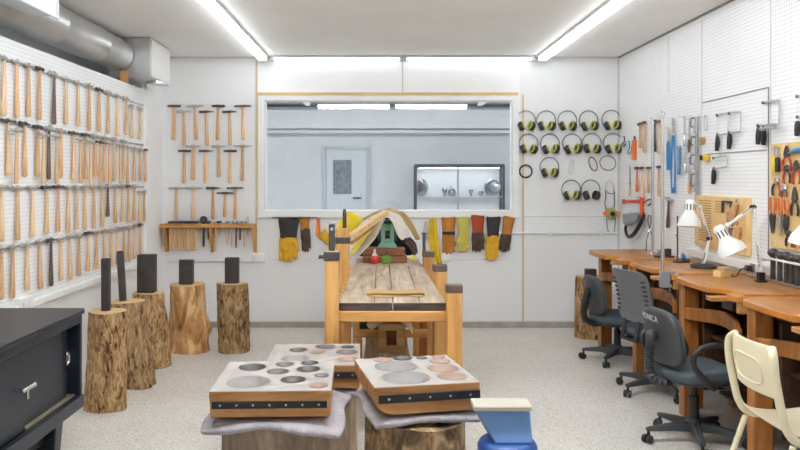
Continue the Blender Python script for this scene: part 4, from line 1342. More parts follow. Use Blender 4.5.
ribbon('leather_sheet', 'dark stained leather flap low at the right of the heap', 'leather', [(404, 240), (410, 236), (416, 243), (418, 252)], [(405, 244), (408, 246), (412, 252), (414, 257)], 'brglove', 6.24, 6.18, .008, .01, .003, 7)
ribbon('leather_scrap', 'pale tan scrap on the table right of the wooden block', 'scrap', [(409, 255.5), (413, 255.5), (416, 257)], [(409, 259.5), (413, 260.5), (417, 260.5)], 'gglove', 6.12, 6.08, .010, .01, .002, 8)
ribbon('leather_strip', 'thin brown hide edge along the top left of the heap', 'leather', [(362, 219), (372, 213), (384, 209), (393, 207.5)], [(363, 220.5), (373, 214.8), (384, 211), (393, 209.3)], 'tcloth', 6.42, 6.33, .010, .01, .002, 10)
pk = thing('timber_plank', 'tan plank leaning from the rear left post up onto the heap', 'plank', P(365, 225, 6.0))
MB().beam(P(349, 238, 5.50), P(386, 212.5, 5.98), .05, .045, (0, 0, 1)).build('plank', M['tan'], pk, world=True, bevel=.004)
pk = thing('timber_plank', 'thin brown strip for the shaded lower face of the tan plank', 'plank', P(362, 232, 6.1))
MB().beam(P(351.5, 243.5, 5.52), P(377, 222.5, 5.98), .03, .022, (0, 0, 1)).build('plank', M['crate'], pk, world=True, bevel=.004)  # brown strip added as the shaded underside of the tan plank
# yellow cloth behind the left post
ribbon('yellow_cloth', 'bright yellow cloth bundled behind the rear left post', 'cloth', [(335, 231), (338, 221), (347.5, 212), (355, 213), (365, 218.5)], [(336, 237), (342, 236), (348, 235), (355, 230), (363, 222)], 'ycloth', 6.60, 6.52, .012, .04, .010, 9)

# ------------------------------------------------------------------ dapping blocks on felted stumps
def log_stump(label, cx, cy, r, h, mat, seed):
    rn = random.Random(seed)
    ph = [rn.uniform(0, 6.28) for _ in range(5)]
    t_ = thing('tree_stump', label, 'stump', (cx, cy, 0), 0, 'big trunk sections in the foreground')
    n = 56
    rings = []
    for i in range(10):
        z = h * i / 9
        rings.append([((r + .012 * sum(math.sin(2 * PI * k / n * (q + 2) + ph[q] + z * 2) / (q + 1) for q in range(4))) * math.cos(2 * PI * k / n), (r + .012 * sum(math.sin(2 * PI * k / n * (q + 2) + ph[q] + z * 2) / (q + 1) for q in range(4))) * math.sin(2 * PI * k / n), z) for k in range(n)])
    MB().loft(rings).build('trunk', M[mat], t_, smooth=60)
def felt(label, cx, cy, wx, wy, z, rotz, seed, drops):
    # blanket laid over the stump; edges sag beyond the rim by the drop given per side (left, right, front, back)
    rn = random.Random(seed)
    ph = [rn.uniform(0, 6.28) for _ in range(4)]
    t_ = thing('felt_pad', label, 'felt pad', (cx, cy, z), rotz, 'grey felt pads under the blocks')
    N_ = 22
    rows = []
    for j in range(N_ + 1):
        row = []
        for i in range(N_ + 1):
            u, v = i / N_ * 2 - 1, j / N_ * 2 - 1
            x, y = u * wx / 2, v * wy / 2
            d = 0
            el, er, ef, eb = drops
            rho = math.hypot(x, y)
            k_ = max(0, min(1, (rho - .245) / .11)) ** 1.2
            wl, wr, wf, wb_ = max(0, -u), max(0, u), max(0, -v), max(0, v)
            d += k_ * (el * wl + er * wr + ef * wf + eb * wb_) / max(.3, wl + wr + wf + wb_) * 1.6
            wv = .004 * math.sin(u * 6 + ph[0] + v * 2) * max(0, max(abs(u), abs(v)) - .78) / .22
            edge = .010 * math.sin(v * 5 + ph[1]) * abs(u) + .008 * math.sin(u * 7 + ph[2]) * abs(v)
            row.append((x + edge * (1 if u > 0 else -1) * (abs(u) > .9), y + edge * (1 if v > 0 else -1) * (abs(v) > .9), .0005 - d + wv))
        rows.append(row)
    MB().sheet(rows).build('felt', M['felt'], t_, solid=.022, sub=1, off=0, smooth=80)
def dapping(label, corner, w_, d_, h_, rotz, hol, strap, round_left=0.0, mat='block_end', group='hollowed wooden forming blocks'):
    # corner = front-left top corner in world; local x to the right, y back
    t_ = thing('forming_block', label, 'forming block', (corner[0], corner[1], corner[2] - h_), rotz, group)
    if round_left:
        pts = [(0, h_), (w_, h_), (w_ - .004, 0), (round_left * 1.2, 0)]
        for i in range(1, 6):
            a = PI / 2 * i / 6
            pts.append((round_left * 1.2 * (1 - math.sin(a)), h_ * .62 * (1 - math.cos(a))))
        m = MB().prism_ax(pts, 0, d_, 'y')
    else:
        m = MB().prism_ax([(0.006, 0), (w_ - .004, 0), (w_, h_), (0, h_)], 0, d_, 'y')
    o = m.build('body', [M[mat], M['block_top']], t_, bevel=.004)
    for p in o.data.polygons:
        if p.normal.z > .9 and p.center.z > h_ * .8:
            p.material_index = 1
    # hollows cut with a boolean of flattened balls, each lined by a dish in a set tone
    cut = MB()
    for (u, v, r, mt) in hol:
        cut.ball((u * w_, v * d_, h_ + r * .75), r * 1.25, 48)
    cu = cut.build('cutter', M['hollow'])
    cu.parent = t_
    md = o.modifiers.new('cut', 'BOOLEAN')
    md.operation = 'DIFFERENCE'
    md.object = cu
    md.solver = 'EXACT'
    md.use_self = True
    dg = bpy.context.evaluated_depsgraph_get()
    o.modifiers.remove(o.modifiers[0]) if False else None
    dg.update()
    me = bpy.data.meshes.new_from_object(o.evaluated_get(dg))
    o.modifiers.clear()
    o.data = me
    bpy.data.objects.remove(cu)
    for (u, v, r, mt) in hol:
        rings = []
        Rr, cz = r * 1.25, h_ + r * .75
        prof = []
        for i in range(9):
            a = .02 + (math.asin(min(1, r * .985 / Rr)) - .02) * i / 8
            prof.append((Rr * math.sin(a), cz - Rr * math.cos(a) + .0022))
        rows = [[(u * w_ + pr * math.cos(2 * PI * k / 32), v * d_ + pr * math.sin(2 * PI * k / 32), pz) for k in range(33)] for pr, pz in prof]
        MB().sheet(rows).build('hollow', M[mt], t_, smooth=80)
    if strap:
        z0, z1_, x0, x1_, ns = strap
        s_ = MB().box(x0, x1_, -.006, -.0003, z0, z1_).build('iron_strap', M['strap'], t_, bevel=.0015)
        for i in range(ns):
            x = x0 + (x1_ - x0) * (i + .5) / ns
            MB().ball((x, -.0065, (z0 + z1_) / 2), .0048, 10, (1, .5, 1)).build('screw', M['steel'], s_)
    return t_
H, HD, HP, HT = 'hollow', 'hollow_dark', 'hollow_pale', 'hollow_tan'
# hollow list: (u across, v deep 0 front..1 back, radius m)
# left front
log_stump('grey weathered trunk section under the front left forming block', -.425, 2.98, .205, .555, 'stumpgrey', 4)
felt('grey felt pad draped over the front left stump', -.395, 3.00, .53, .55, .5785, R(-2), 5, (.015, .03, .016, .01))
blkL = dapping('hollowed forming block at the front left with a strap of seven screws', (-.632, 2.765, .703), .452, .452, .098, R(2.0),
        [(.25, .78, .058, HD), (.54, .88, .040, H), (.77, .95 - .03, .038, HD), (.50, .62, .045, H), (.77, .69, .050, HD), (.28, .28, .085, HP), (.66, .34, .050, HD), (.90, .47, .030, H), (.885, .15, .038, HT)],
        (.034, .060, .012, .436, 7))
# back left
log_stump('dark trunk section under the rear left forming block', -.32, 3.80, .20, .445, 'stumpgrey', 9)
felt('grey felt pad under the rear left forming block', -.32, 3.79, .44, .42, .4685, 0, 8, (.02, .02, .015, .01))
dapping('hollowed forming block behind the front left one', (-.552, 3.56, .60), .458, .46, .112, R(1.5),
        [(.60, .85, .055, H), (.86, .83, .036, HD), (.30, .70, .048, H), (.52, .60, .043, HT), (.855, .58, .058, H), (.30, .30, .07, HP), (.86, .25, .052, HT)],
        (.050, .080, .05, .455, 6), 0, 'block_end')
# right
log_stump('mottled debarked trunk section under the right forming block', .142, 3.02, .212, .545, 'stumpmot', 12)
felt('grey felt pad under the right forming block', .142, 3.07, .44, .48, .5685, R(10), 11, (.03, .01, .018, .01))
dapping('hollowed forming block at the front right with a strap of five screws', (-.022, 2.825, .700), .42, .455, .108, R(11.5),
        [(.28, .92, .040, HT), (.50, .94, .042, HD), (.70, .92, .026, H), (.88, .97 - .05, .030, HT), (.85, .76, .046, HT), (.36, .66, .090, HP), (.80, .50, .066, HT), (.36, .26, .098, HP), (.80, .22, .060, HT)],
        (.046, .078, .016, .418, 5), .07)

# ------------------------------------------------------------------ blue vise on its stand
vx, vy = .37, 2.64
vs = thing('bench_vise', 'blue cast bench vise with an ivory jaw cover at the front edge of the picture', 'vise', (.43, 2.78, 0))
vz = .665
def V(px, py, Y=2.78):
    return P(px, py, Y)
A, B2 = V(471, 405), V(528, 405)
x0, x1 = A.x, B2.x
MB().prism_ax([(2.70, vz - .016), (2.70, vz), (2.715, vz + .004), (2.80, vz + .004), (2.80, vz - .016)], x0, x1, 'x').build('jaw_cover', M['ivory'], vs, world=True, bevel=.003)
q = MB()
q.loft([[(x0 + .018, 2.722, vz - .0165), (x1 - .002, 2.722, vz - .0165), (x1 - .002, 2.80, vz - .0165), (x0 + .004, 2.80, vz - .0165)],
        [(x0 + .048, 2.700, vz - .07), (x1 - .003, 2.700, vz - .07), (x1 - .003, 2.81, vz - .07), (x0 + .03, 2.81, vz - .07)],
        [(x0 + .074, 2.672, vz - .125), (x1 - .002, 2.672, vz - .125), (x1 - .002, 2.83, vz - .125), (x0 + .06, 2.83, vz - .125)]])
q.build('jaw_body', M['blue'], vs, world=True, bevel=.008, seg=3)
q = MB()
n = 30
cxv, cyv = (x0 + x1) / 2 + .022, 2.74
q.loft([[(cxv + sx * math.cos(2 * PI * k / n), cyv + sy * math.sin(2 * PI * k / n), z) for k in range(n)] for z, sx, sy in ((vz - .30, .108, .115), (vz - .15, .108, .115), (vz - .135, .100, .105), (vz - .1255, .085, .09))])
q.build('swivel_base', M['bluedk'], vs, world=True)
MB().lathe([(.10, .002), (.10, .02), (.055, .04), (.05, .33), (.09, .3645)], 24, 'z', (cxv, cyv, 0)).build('pedestal', M['bluedk'], vs, world=True)
# ------------------------------------------------------------------ jewellers' benches along the right wall
BZ = .865
BX0, BX1 = 1.87, 2.375
BY = [6.58, 5.70, 4.83, 3.95]
BLEN = .868
def bench_top(yf, z):
    BX0 = globals()['BX0'] - (.06 if yf > 6 else 0)
    pts = [(BX1, yf), (BX0 + .16, yf)]
    for i in range(1, 8):
        a = PI / 2 * i / 8
        pts.append((BX0 + .16 - .16 * math.sin(a), yf - .10 * (1 - math.cos(a))))
    pts.append((BX0, yf - .10))
    pts.append((BX0 - .004, yf - .26))
    pts.append((BX0 + .004, yf - .42))
    n0, n1 = yf - .52, yf - .76
    for i in range(11):
        a = i / 10
        pts.append((BX0 + .012 + .085 * math.sin(PI * a) ** .7, n0 + (n1 - n0) * a))
    pts.append((BX0 + .016, yf - BLEN + .0))
    pts.append((BX1, yf - BLEN))
    return MB().prism(list(reversed(pts)), z - .036, z)
def make_bench(i, yf, label):
    t_ = thing('jeweller_bench', label, 'workbench', ((BX0 + BX1) / 2, yf - BLEN / 2, 0), 0, 'row of wooden benches along the right wall')
    bt = bench_top(yf, BZ).build('bench_top', [M['bench'], M['benchedge']], t_, world=True, bevel=.005)
    for p in bt.data.polygons:
        if abs(p.normal.z) < .5:
            p.material_index = 1
    zt_ = BZ - .0365
    # far front leg, a broad board, and its fellows
    MB().box(BX0 + .02, BX0 + .115, yf - .165, yf - .085, 0, zt_).build('leg', M['benchleg'], t_, world=True, bevel=.005)
    MB().box(BX1 - .09, BX1 - .03, yf - .14, yf - .07, 0, zt_).build('leg', M['benchleg'], t_, world=True, bevel=.005)
    MB().box(BX0 + .16, BX0 + .22, yf - BLEN + .012, yf - BLEN + .05, 0, zt_ - .061).build('leg', M['benchleg'], t_, world=True, bevel=.005)
    MB().box(BX1 - .09, BX1 - .03, yf - BLEN + .03, yf - BLEN + .09, 0, zt_).build('leg', M['benchleg'], t_, world=True, bevel=.005)
    # near-end apron with thick end grain, seen under the notch
    MB().box(BX0 + .03, BX1 - .1, yf - BLEN + .004, yf - BLEN + .04, zt_ - .06, zt_ - .0003).build('apron', M['bench'], t_, world=True, bevel=.004)
    MB().box(BX0 + .12, BX1 - .1, yf - .80, yf - .17, zt_ - .05, zt_ - .0003).build('apron', M['benchshade'], t_, world=True, bevel=.003)
    # cupboard side, back and shelf
    if i >= 2:
      MB().box(BX0 + .10, BX1 - .05, yf - .27, yf - .245, .20, zt_ - .051).build('side_board', M['benchshade'], t_, world=True, bevel=.003)
    MB().box(BX1 - .028, BX1 - .012, yf - BLEN + .09, yf - .15, .16, zt_).build('back_board', M['benchshade'], t_, world=True, smooth=0)
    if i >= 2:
      MB().box(BX0 + .14, BX1 - .03, yf - BLEN + .06, yf - .271, .52, .54).build('shelf', M['benchshade'], t_, world=True, bevel=.003)
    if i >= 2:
      MB().box(BX0 + .19, BX1 - .03, yf - BLEN + .06, yf - .271, .18, .20).build('lower_shelf', M['benchshade'], t_, world=True, bevel=.003)
    # curved catch rail in front
    n = 14
    rows = []
    y0, y1 = yf - .168, yf - BLEN + .01
    pts_o, pts_i = [], []
    for k in range(n + 1):
        u = k / n
        y = y0 + (y1 - y0) * u
        cv = .10 * math.sin(PI * u) ** 1.2
        zz = .03 * math.sin(PI * min(1, u * 1.3)) ** 2
        pts_o.append((BX0 + .02 + cv, y, .615 + zz * .4))
        pts_i.append((BX0 + .05 + cv, y, .615 + zz * .4))
    rings = []
    for k in range(n + 1):
        o_, i_ = pts_o[k], pts_i[k]
        h_ = .072 + .012 * math.sin(PI * k / n)
        rings.append([o_, i_, (i_[0], i_[1], i_[2] + h_), (o_[0], o_[1], o_[2] + h_)])
    MB().loft(rings).build('catch_rail', M['benchleg'], t_, world=True, bevel=.006)
    # bench pin in the notch
    pin = MB().prism([(BX0 - .035, yf - .60), (BX0 - .035, yf - .67), (BX0 + .13, yf - .685), (BX0 + .13, yf - .585)], zt_ - .024, zt_ - .0004)
    pin.build('bench_pin', M['bench'], t_, world=True, bevel=.004)
    MB().box(BX0 + .07, BX0 + .13, yf - .70, yf - .57, zt_ - .075, zt_ - .0245).build('pin_holder', M['benchshade'], t_, world=True, bevel=.003)
    # raised strip at the near end
    MB().box(BX0 + .06, BX1 - .01, yf - BLEN + .003, yf - BLEN + .028, BZ + .0003, BZ + .013).build('edge_strip', M['bench'], t_, world=True, bevel=.003)
    MB().box(BX1 - .085, BX1 - .055, yf - BLEN + .092, yf - .145, .10, .16).build('stretcher', M['benchleg'], t_, world=True, bevel=.004)
    return t_
for i, (yf, lab) in enumerate(zip(BY, ('varnished wooden bench farthest from the camera, by the back corner', 'varnished wooden bench second from the back corner, behind the slotted chair', 'varnished wooden bench third from the back corner, under the angled white lamp', 'varnished wooden bench nearest the camera, beside the cream chair'))):
    make_bench(i, yf, lab)

# ------------------------------------------------------------------ chairs
def star_base(t_, r=.27, rot=0.0, z=.095):
    bs = MB()
    bs.lathe([(.045, z - .035), (.052, z - .02), (.045, z + .03), (.03, z + .04)], 20)
    for k in range(5):
        a = rot + 2 * PI * k / 5
        ca, sa = math.cos(a), math.sin(a)
        def ring(d, w_, z0, z1_):
            return [(d * ca - w_ * sa, d * sa + w_ * ca, z0), (d * ca + w_ * sa, d * sa - w_ * ca, z0), (d * ca + w_ * .7 * sa, d * sa - w_ * .7 * ca, z1_), (d * ca - w_ * .7 * sa, d * sa + w_ * .7 * ca, z1_)]
        bs.loft([ring(.03, .030, z - .03, z + .022), ring(.14, .026, z - .024, z + .012), ring(r - .02, .020, z - .026, z - .002), ring(r + .012, .016, z - .026, z - .008)])
    b_ = bs.build('star_base', M['chair'], t_, bevel=.004)
    for k in range(5):
        a = rot + 2 * PI * k / 5
        ca, sa = math.cos(a), math.sin(a)
        cst = MB()
        for s_ in (-1, 1):
            # twin wheels, axis across a swivelled direction
            w0 = Vector((r * ca, r * sa, .0255)) + Vector((math.cos(a + .6), math.sin(a + .6), 0)) * .012
            ax_ = Vector((-math.sin(a + .6), math.cos(a + .6), 0))
            cst.cyl(w0 + ax_ * (s_ * .006), w0 + ax_ * (s_ * .024), .0250, .0235, 16)
        cst.cyl((r * ca, r * sa, .03), (r * ca, r * sa, z - .02), .009, None, 10)
        cst.build('caster', M['black'], t_)
def office_chair(name, label, loc, rotz, seat_h=.42, back=(.30, .40, .36), arms=False, style='pad', base_rot=.3, bellows=False, lettering=None):
    # local +X is the way the sitter faces
    t_ = thing(name, label, 'chair', loc, rotz, 'swivel chairs at the benches')
    star_base(t_, .265, base_rot)
    MB().lathe([(.028, .136), (.028, .26), (.020, .262), (.020, seat_h - .075)], 18).build('gas_column', M['black'], t_)
    MB().box(-.09, .09, -.08, .08, seat_h - .0745, seat_h - .050).build('seat_plate', M['black'], t_, bevel=.006)
    # padded seat
    def outline(wx, wy, pw, n=36):
        r_ = []
        for k in range(n):
            a = 2 * PI * k / n
            c_, s_ = math.cos(a), math.sin(a)
            r_.append((wx * abs(c_) ** pw * (1 if c_ >= 0 else -1), wy * abs(s_) ** pw * (1 if s_ >= 0 else -1)))
        return r_
    rings = []
    for z, f_, dip in ((-.049, .88, 0), (-.040, .96, 0), (-.015, 1.0, 0), (.006, .97, 0), (.016, .86, 0), (.017, .6, .004), (.014, .25, .006)):
        rings.append([(x * f_ + .02, y * f_, seat_h + z - (0.03 * max(0, (x * f_ - .12) / .1) ** 2)) for x, y in outline(.225, .225, .62)])
    MB().loft(rings).build('seat', M['fabric'], t_, smooth=80)
    MB().loft([[(x * f_ + .02, y * f_, seat_h + z) for x, y in outline(.225, .225, .62)] for z, f_ in ((-.0495, .9), (-.062, .84), (-.064, .4))]).build('seat_shell', M['chair'], t_)
    zb, wb, hb = back
    if style == 'pad':
        # egg-shaped upholstered back: front pad and hard rear shell
        def bk(x_of, f_, n=36):
            r_ = []
            for y, z in outline(wb / 2, hb / 2, .62, n):
                y, z = y * f_, z * f_
                bend = .16 * (y / .2) ** 2 * .2
                r_.append((x_of + bend - .14 * z, y * (1.0 - .16 * (z / hb)), seat_h + zb + z))
            return r_
        o = MB().loft([bk(-.232, .5), bk(-.234, .86), bk(-.226, .97), bk(-.212, 1.0), bk(-.206, .99)]).build('back_shell', M['chair'], t_, smooth=75)
        MB().loft([bk(-.2055, .97), bk(-.192, .985), bk(-.176, .9), bk(-.170, .6), bk(-.172, .3)]).build('backrest', M['fabric'], t_, smooth=75)
        if lettering:
            cu = bpy.data.curves.new('letters', 'FONT')
            cu.body = lettering
            cu.size = .048
            cu.extrude = .0008
            cu.align_x = 'CENTER'
            to = bpy.data.objects.new('letters', cu)
            COL.objects.link(to)
            dg = bpy.context.evaluated_depsgraph_get()
            dg.update()
            me = bpy.data.meshes.new_from_object(to.evaluated_get(dg))
            bpy.data.objects.remove(to)
            for v in me.vertices:
                # text x -> local -y (read from behind), text y -> z ; follow the bend of the shell
                x, y, z = v.co
                yy = -x + .050
                zz_ = hb * .26 + y
                v.co = (-.2355 + .16 * (yy / .2) ** 2 * .2 - z - .14 * zz_, yy, seat_h + zb + zz_)
            me.materials.append(M['letter'])
            lo = bpy.data.objects.new('lettering', me)
            COL.objects.link(lo)
            lo.parent = t_
            lo['label'] = 'hand-painted white capital letters'
    else:
        # one-piece slotted plastic back with rounded corners
        m = MB()
        def bk2(x_of, f_, n=40):
            r_ = []
            for y, z in outline(wb / 2, hb / 2, .35, n):
                y, z = y * f_, z * (f_ if f_ > .5 else f_)
                r_.append((x_of + .9 * y * y - .10 * (z / hb) ** 2 - .2 * z, y * (1 + .25 * z), seat_h + zb + z))
            return r_
        m.loft([bk2(-.225, .4), bk2(-.225, .9), bk2(-.222, .985), bk2(-.212, 1.0), bk2(-.203, .985), bk2(-.200, .9), bk2(-.200, .4)])
        o = m.build('back_shell', M['chairmid'], t_, smooth=60)
        for s_ in (-1, 1):
            sl = MB()
            for k in range(8):
                z = seat_h + zb - hb * .30 + k * hb * .085
                y = s_ * wb * .40
                x = -.2265 + .9 * y * y - .10 * ((z - seat_h - zb) / hb) ** 2 - .2 * (z - seat_h - zb)
                sl.box(x - .0015, x + .002, y - .025, y + .025, z - .006, z + .006)
            sl.build('slot_column', M['black'], t_, smooth=0)
    # back stem
    if style == 'slot':
        MB().box(-.24, -.09, -.09, .09, seat_h - .066, seat_h - .0505).build('back_bracket', M['black'], t_, bevel=.004)
        for s_ in (-1, 1):
            MB().beam((-.235, s_ * .07, seat_h - .06), (-.222 + .2 * hb * .40, s_ * .07, seat_h + zb - hb * .40), .035, .012, (1, 0, 0)).build('back_strut', M['black'], t_, bevel=.003)
    elif bellows:
        pts, rs = [], []
        K = 32
        for k in range(K + 1):
            u = k / K
            # from behind the back centre down and forward under the seat
            p = Vector((-.262 - .012 * math.sin(PI * u), 0, seat_h + zb - .03 - u * (zb + .035))) if u < .72 else None
            if p is None:
                v = (u - .72) / .28
                z_a = seat_h + zb - .03 - .72 * (zb + .035)
                p = Vector((-.262 - .012 * math.sin(PI * .72) + .11 * (1 - math.cos(v * PI / 2)), 0, z_a - .075 * math.sin(v * PI / 2)))
            pts.append(p)
            rs.append(.029 if k % 2 else .019)
        pts.append(Vector((-.10, 0, seat_h - .0625)))
        rs.append(.016)
        MB().tube(pts, rs, 16, up=(0, 1, 0)).build('bellows_stem', M['chair'], t_, smooth=30)
        MB().ball((-.262, 0, seat_h + zb + .0), .031, 18, (1, 1, 1.3)).build('stem_cap', M['chair'], t_)
    else:
        pts = [(-.236, 0, seat_h + zb + .05), (-.262, 0, seat_h + zb - .02), (-.285, 0, seat_h + zb - .14), (-.27, 0, seat_h - .03), (-.20, 0, seat_h - .068), (-.091, 0, seat_h - .064)]
        MB().tube(pts, [.020, .021, .020, .020, .018, .014], 12, sq=1.4, up=(0, 1, 0)).build('back_stem', M['black'], t_)
        MB().tube([(-.275, -.045, seat_h + zb - .06), (-.275, .045, seat_h + zb - .06)], [.018, .018], 12).build('height_knob', M['black'], t_)
    if arms:
        for s_ in (-1, 1):
            y = s_ * .262
            zs = seat_h - .056
            pts = [(.06, s_ * .10, zs), (.07, s_ * .20, zs - .002), (.085, y, zs + .02), (.11, y, zs + .10), (.06, y + s_ * .01, zs + .205), (-.02, y + s_ * .012, zs + .238), (-.11, y + s_ * .012, zs + .232), (-.165, y + s_ * .008, zs + .19), (-.155, y, zs + .12), (-.06, y, zs + .02), (-.02, s_ * .21, zs - .002), (-.01, s_ * .10, zs)]
            # smooth the loop with a spline
            q = []
            N_ = len(pts)
            V_ = [Vector(p) for p in pts]
            for i in range(N_ - 1):
                p0, p1, p2, p3 = V_[max(i - 1, 0)], V_[i], V_[i + 1], V_[min(i + 2, N_ - 1)]
                for k in range(5):
                    u = k / 5
                    q.append(.5 * ((2 * p1) + (p2 - p0) * u + (2 * p0 - 5 * p1 + 4 * p2 - p3) * u * u + (3 * p1 - p0 - 3 * p2 + p3) * u ** 3))
            q.append(V_[-1])
            MB().tube(q, .0145, 10, sq=1.15).build('armrest', M['black'], t_, smooth=80)
    return t_
office_chair('office_chair', 'dark swivel chair farthest back, beside the corner stump', (1.93, 6.10, 0), R(6), .375, (.17, .36, .32), False, 'pad', .2)
office_chair('office_chair', 'grey swivel chair with a slotted plastic back, between the two padded chairs', (1.925, 5.22, 0), R(19), .44, (.245, .36, .36), False, 'slot', .75)
office_chair('office_chair', 'dark swivel chair with armrests and white lettering on its back', (1.775, 4.24, 0), R(9), .42, (.185, .37, .315), True, 'pad', .55, True, 'MONICA')

# cream chair
cc = thing('side_chair', 'cream plastic chair on cream tube legs at the right edge of the picture', 'chair', (1.80, 3.2, 0), 0)
sx, sy0, sy1, sz = 1.60, 3.0, 3.40, .45
def spline(pts, m=6):
    V_ = [Vector(p) for p in pts]
    q = []
    for i in range(len(V_) - 1):
        p0, p1, p2, p3 = V_[max(i - 1, 0)], V_[i], V_[i + 1], V_[min(i + 2, len(V_) - 1)]
        for k in range(m):
            u = k / m
            q.append(.5 * ((2 * p1) + (p2 - p0) * u + (2 * p0 - 5 * p1 + 4 * p2 - p3) * u * u + (3 * p1 - p0 - 3 * p2 + p3) * u ** 3))
    q.append(V_[-1])
    return q
for y, s_ in ((sy1, 1), (sy0, -1)):
    # one bent tube per side: back upright, then along the seat, then the front leg
    MB().tube(spline([(1.590, y - s_ * .045, .80), (1.578, y - s_ * .008, .765), (1.582, y, .68), (1.607, y, .55), (1.630, y, .475), (1.68, y, .428), (1.80, y, .424), (1.95, y, .428)]), .013, 12, sq=1.35).build('side_frame', M['cream'], cc, world=True, smooth=80)
    MB().tube([(1.655, y - s_ * .004, .415), (1.60, y + s_ * .02, .22), (1.545, y + s_ * .035, .003)], .0125, 12).build('leg', M['cream'], cc, world=True)
    MB().tube([(1.93, y - s_ * .004, .415), (1.965, y + s_ * .015, .22), (2.0, y + s_ * .03, .003)] if False else [(1.915, y - s_ * .004, .415), (1.93, y + s_ * .015, .22), (1.945, y + s_ * .02, .003)], .0125, 12).build('leg', M['cream'], cc, world=True)
    MB().tube([(1.595, y + s_ * .022, .20), (1.932, y + s_ * .017, .20)], .008, 10).build('stretcher', M['cream'], cc, world=True)
# back panel, a curved sheet with rounded corners and a pressed recess
rows = []
for j in range(13):
    v = j / 12
    z = .59 + v * .217
    hwid = .180 * (1 - .10 * (v > .85) * ((v - .85) / .15) ** 2)
    rows.append([(1.588 + .022 * (1 - v) + -.03 * (1 - (u / 8 - 1) ** 2) * 1.0 + .004 * math.cos(v * 6), (sy0 + sy1) / 2 + (u / 8 - 1) * hwid, z) for u in range(17)])
MB().sheet(rows).build('backrest', M['cream'], cc, world=True, solid=.012, sub=1, off=0, smooth=80)
rec = []
ym = (sy0 + sy1) / 2
def on_back(dy, z):
    v = (z - .59) / .217
    u = dy / .180
    return (1.588 + .022 * (1 - v) - .03 * (1 - u * u) + .004 * math.cos(v * 6) - .0075, ym + dy, z)
pl = []
for k in range(40):
    a = 2 * PI * k / 40
    c_, s_ = math.cos(a), math.sin(a)
    pl.append(on_back(.11 * abs(c_) ** .5 * (1 if c_ >= 0 else -1), .685 + .055 * abs(s_) ** .5 * (1 if s_ >= 0 else -1)))
MB().tube(pl, .0035, 6, loop=True).build('pressed_rim', M['cream'], cc, world=True)
rows = []
for j in range(13):
    u = j / 12
    x = 1.632 + u * .345
    z = .449 - .016 * math.sin(PI * min(1, u * 1.15)) + (.022 * (1 - u / .12) ** 2 if u < .12 else 0) - (.03 * ((u - .85) / .15) ** 2 if u > .85 else 0)
    rows.append([(x, ym + (k / 8 - 1) * .188 * (1 - .12 * max(0, (u - .8) / .2) ** 2), z + .010 * (k / 8 - 1) ** 2) for k in range(17)])
MB().sheet(rows).build('seat', M['cream'], cc, world=True, solid=.012, sub=1, off=0, smooth=80)

# ------------------------------------------------------------------ lamps, poles and tools on the benches
def pole(label, px, ptop, hookdx, X, Y, clamp_edge=False):
    base = Vector((X, Y, BZ))
    zt_ = EYE - (ptop - CY) * Y / F
    t_ = thing('flex_shaft_pole', label, 'pole', base, 0, 'steel hanger poles on the benches')
    MB().tube([(0, 0, .0008 if not clamp_edge else -.09), (0, 0, zt_ - BZ)], .0115, 12).build('pole', M['chrome'], t_)
    MB().tube(spline([(0, 0, zt_ - BZ + .0005), (-.0, .02, zt_ - BZ + .03), (hookdx * .3, .10, zt_ - BZ + .035), (hookdx, .2, zt_ - BZ + .03), (hookdx, .215, zt_ - BZ + .0)]), .0035, 8).build('hook', M['chrome'], t_)
    if clamp_edge:
        q = MB().prism_ax([(-.014, -.085), (.055, -.085), (.055, -.066), (.042, -.066), (.042, .0008), (.075, .0008), (.075, .020), (-.014, .020)], -.025, .025, 'y')
        q.build('clamp', M['greyplast'], t_, bevel=.003)
        MB().tube([(.049, 0, -.14), (.049, 0, -.0372)], .004, 8).tube([(.032, 0, -.142), (.066, 0, -.142)], .005, 8).build('screw', M['chrome'], t_)
    else:
        MB().lathe([(.028, .0008), (.028, .012), (.016, .022)], 18).build('foot', M['chrome'], t_)
    return t_
pole('tall steel hanger pole standing on the farthest bench', 653, 121, .06, 2.20, 6.05)
pole('tall steel hanger pole clamped at the front edge of the second bench', 662.5, 115, .09, BX0 - .032, (BX0 - .032) * F / (662.5 - CX), True)

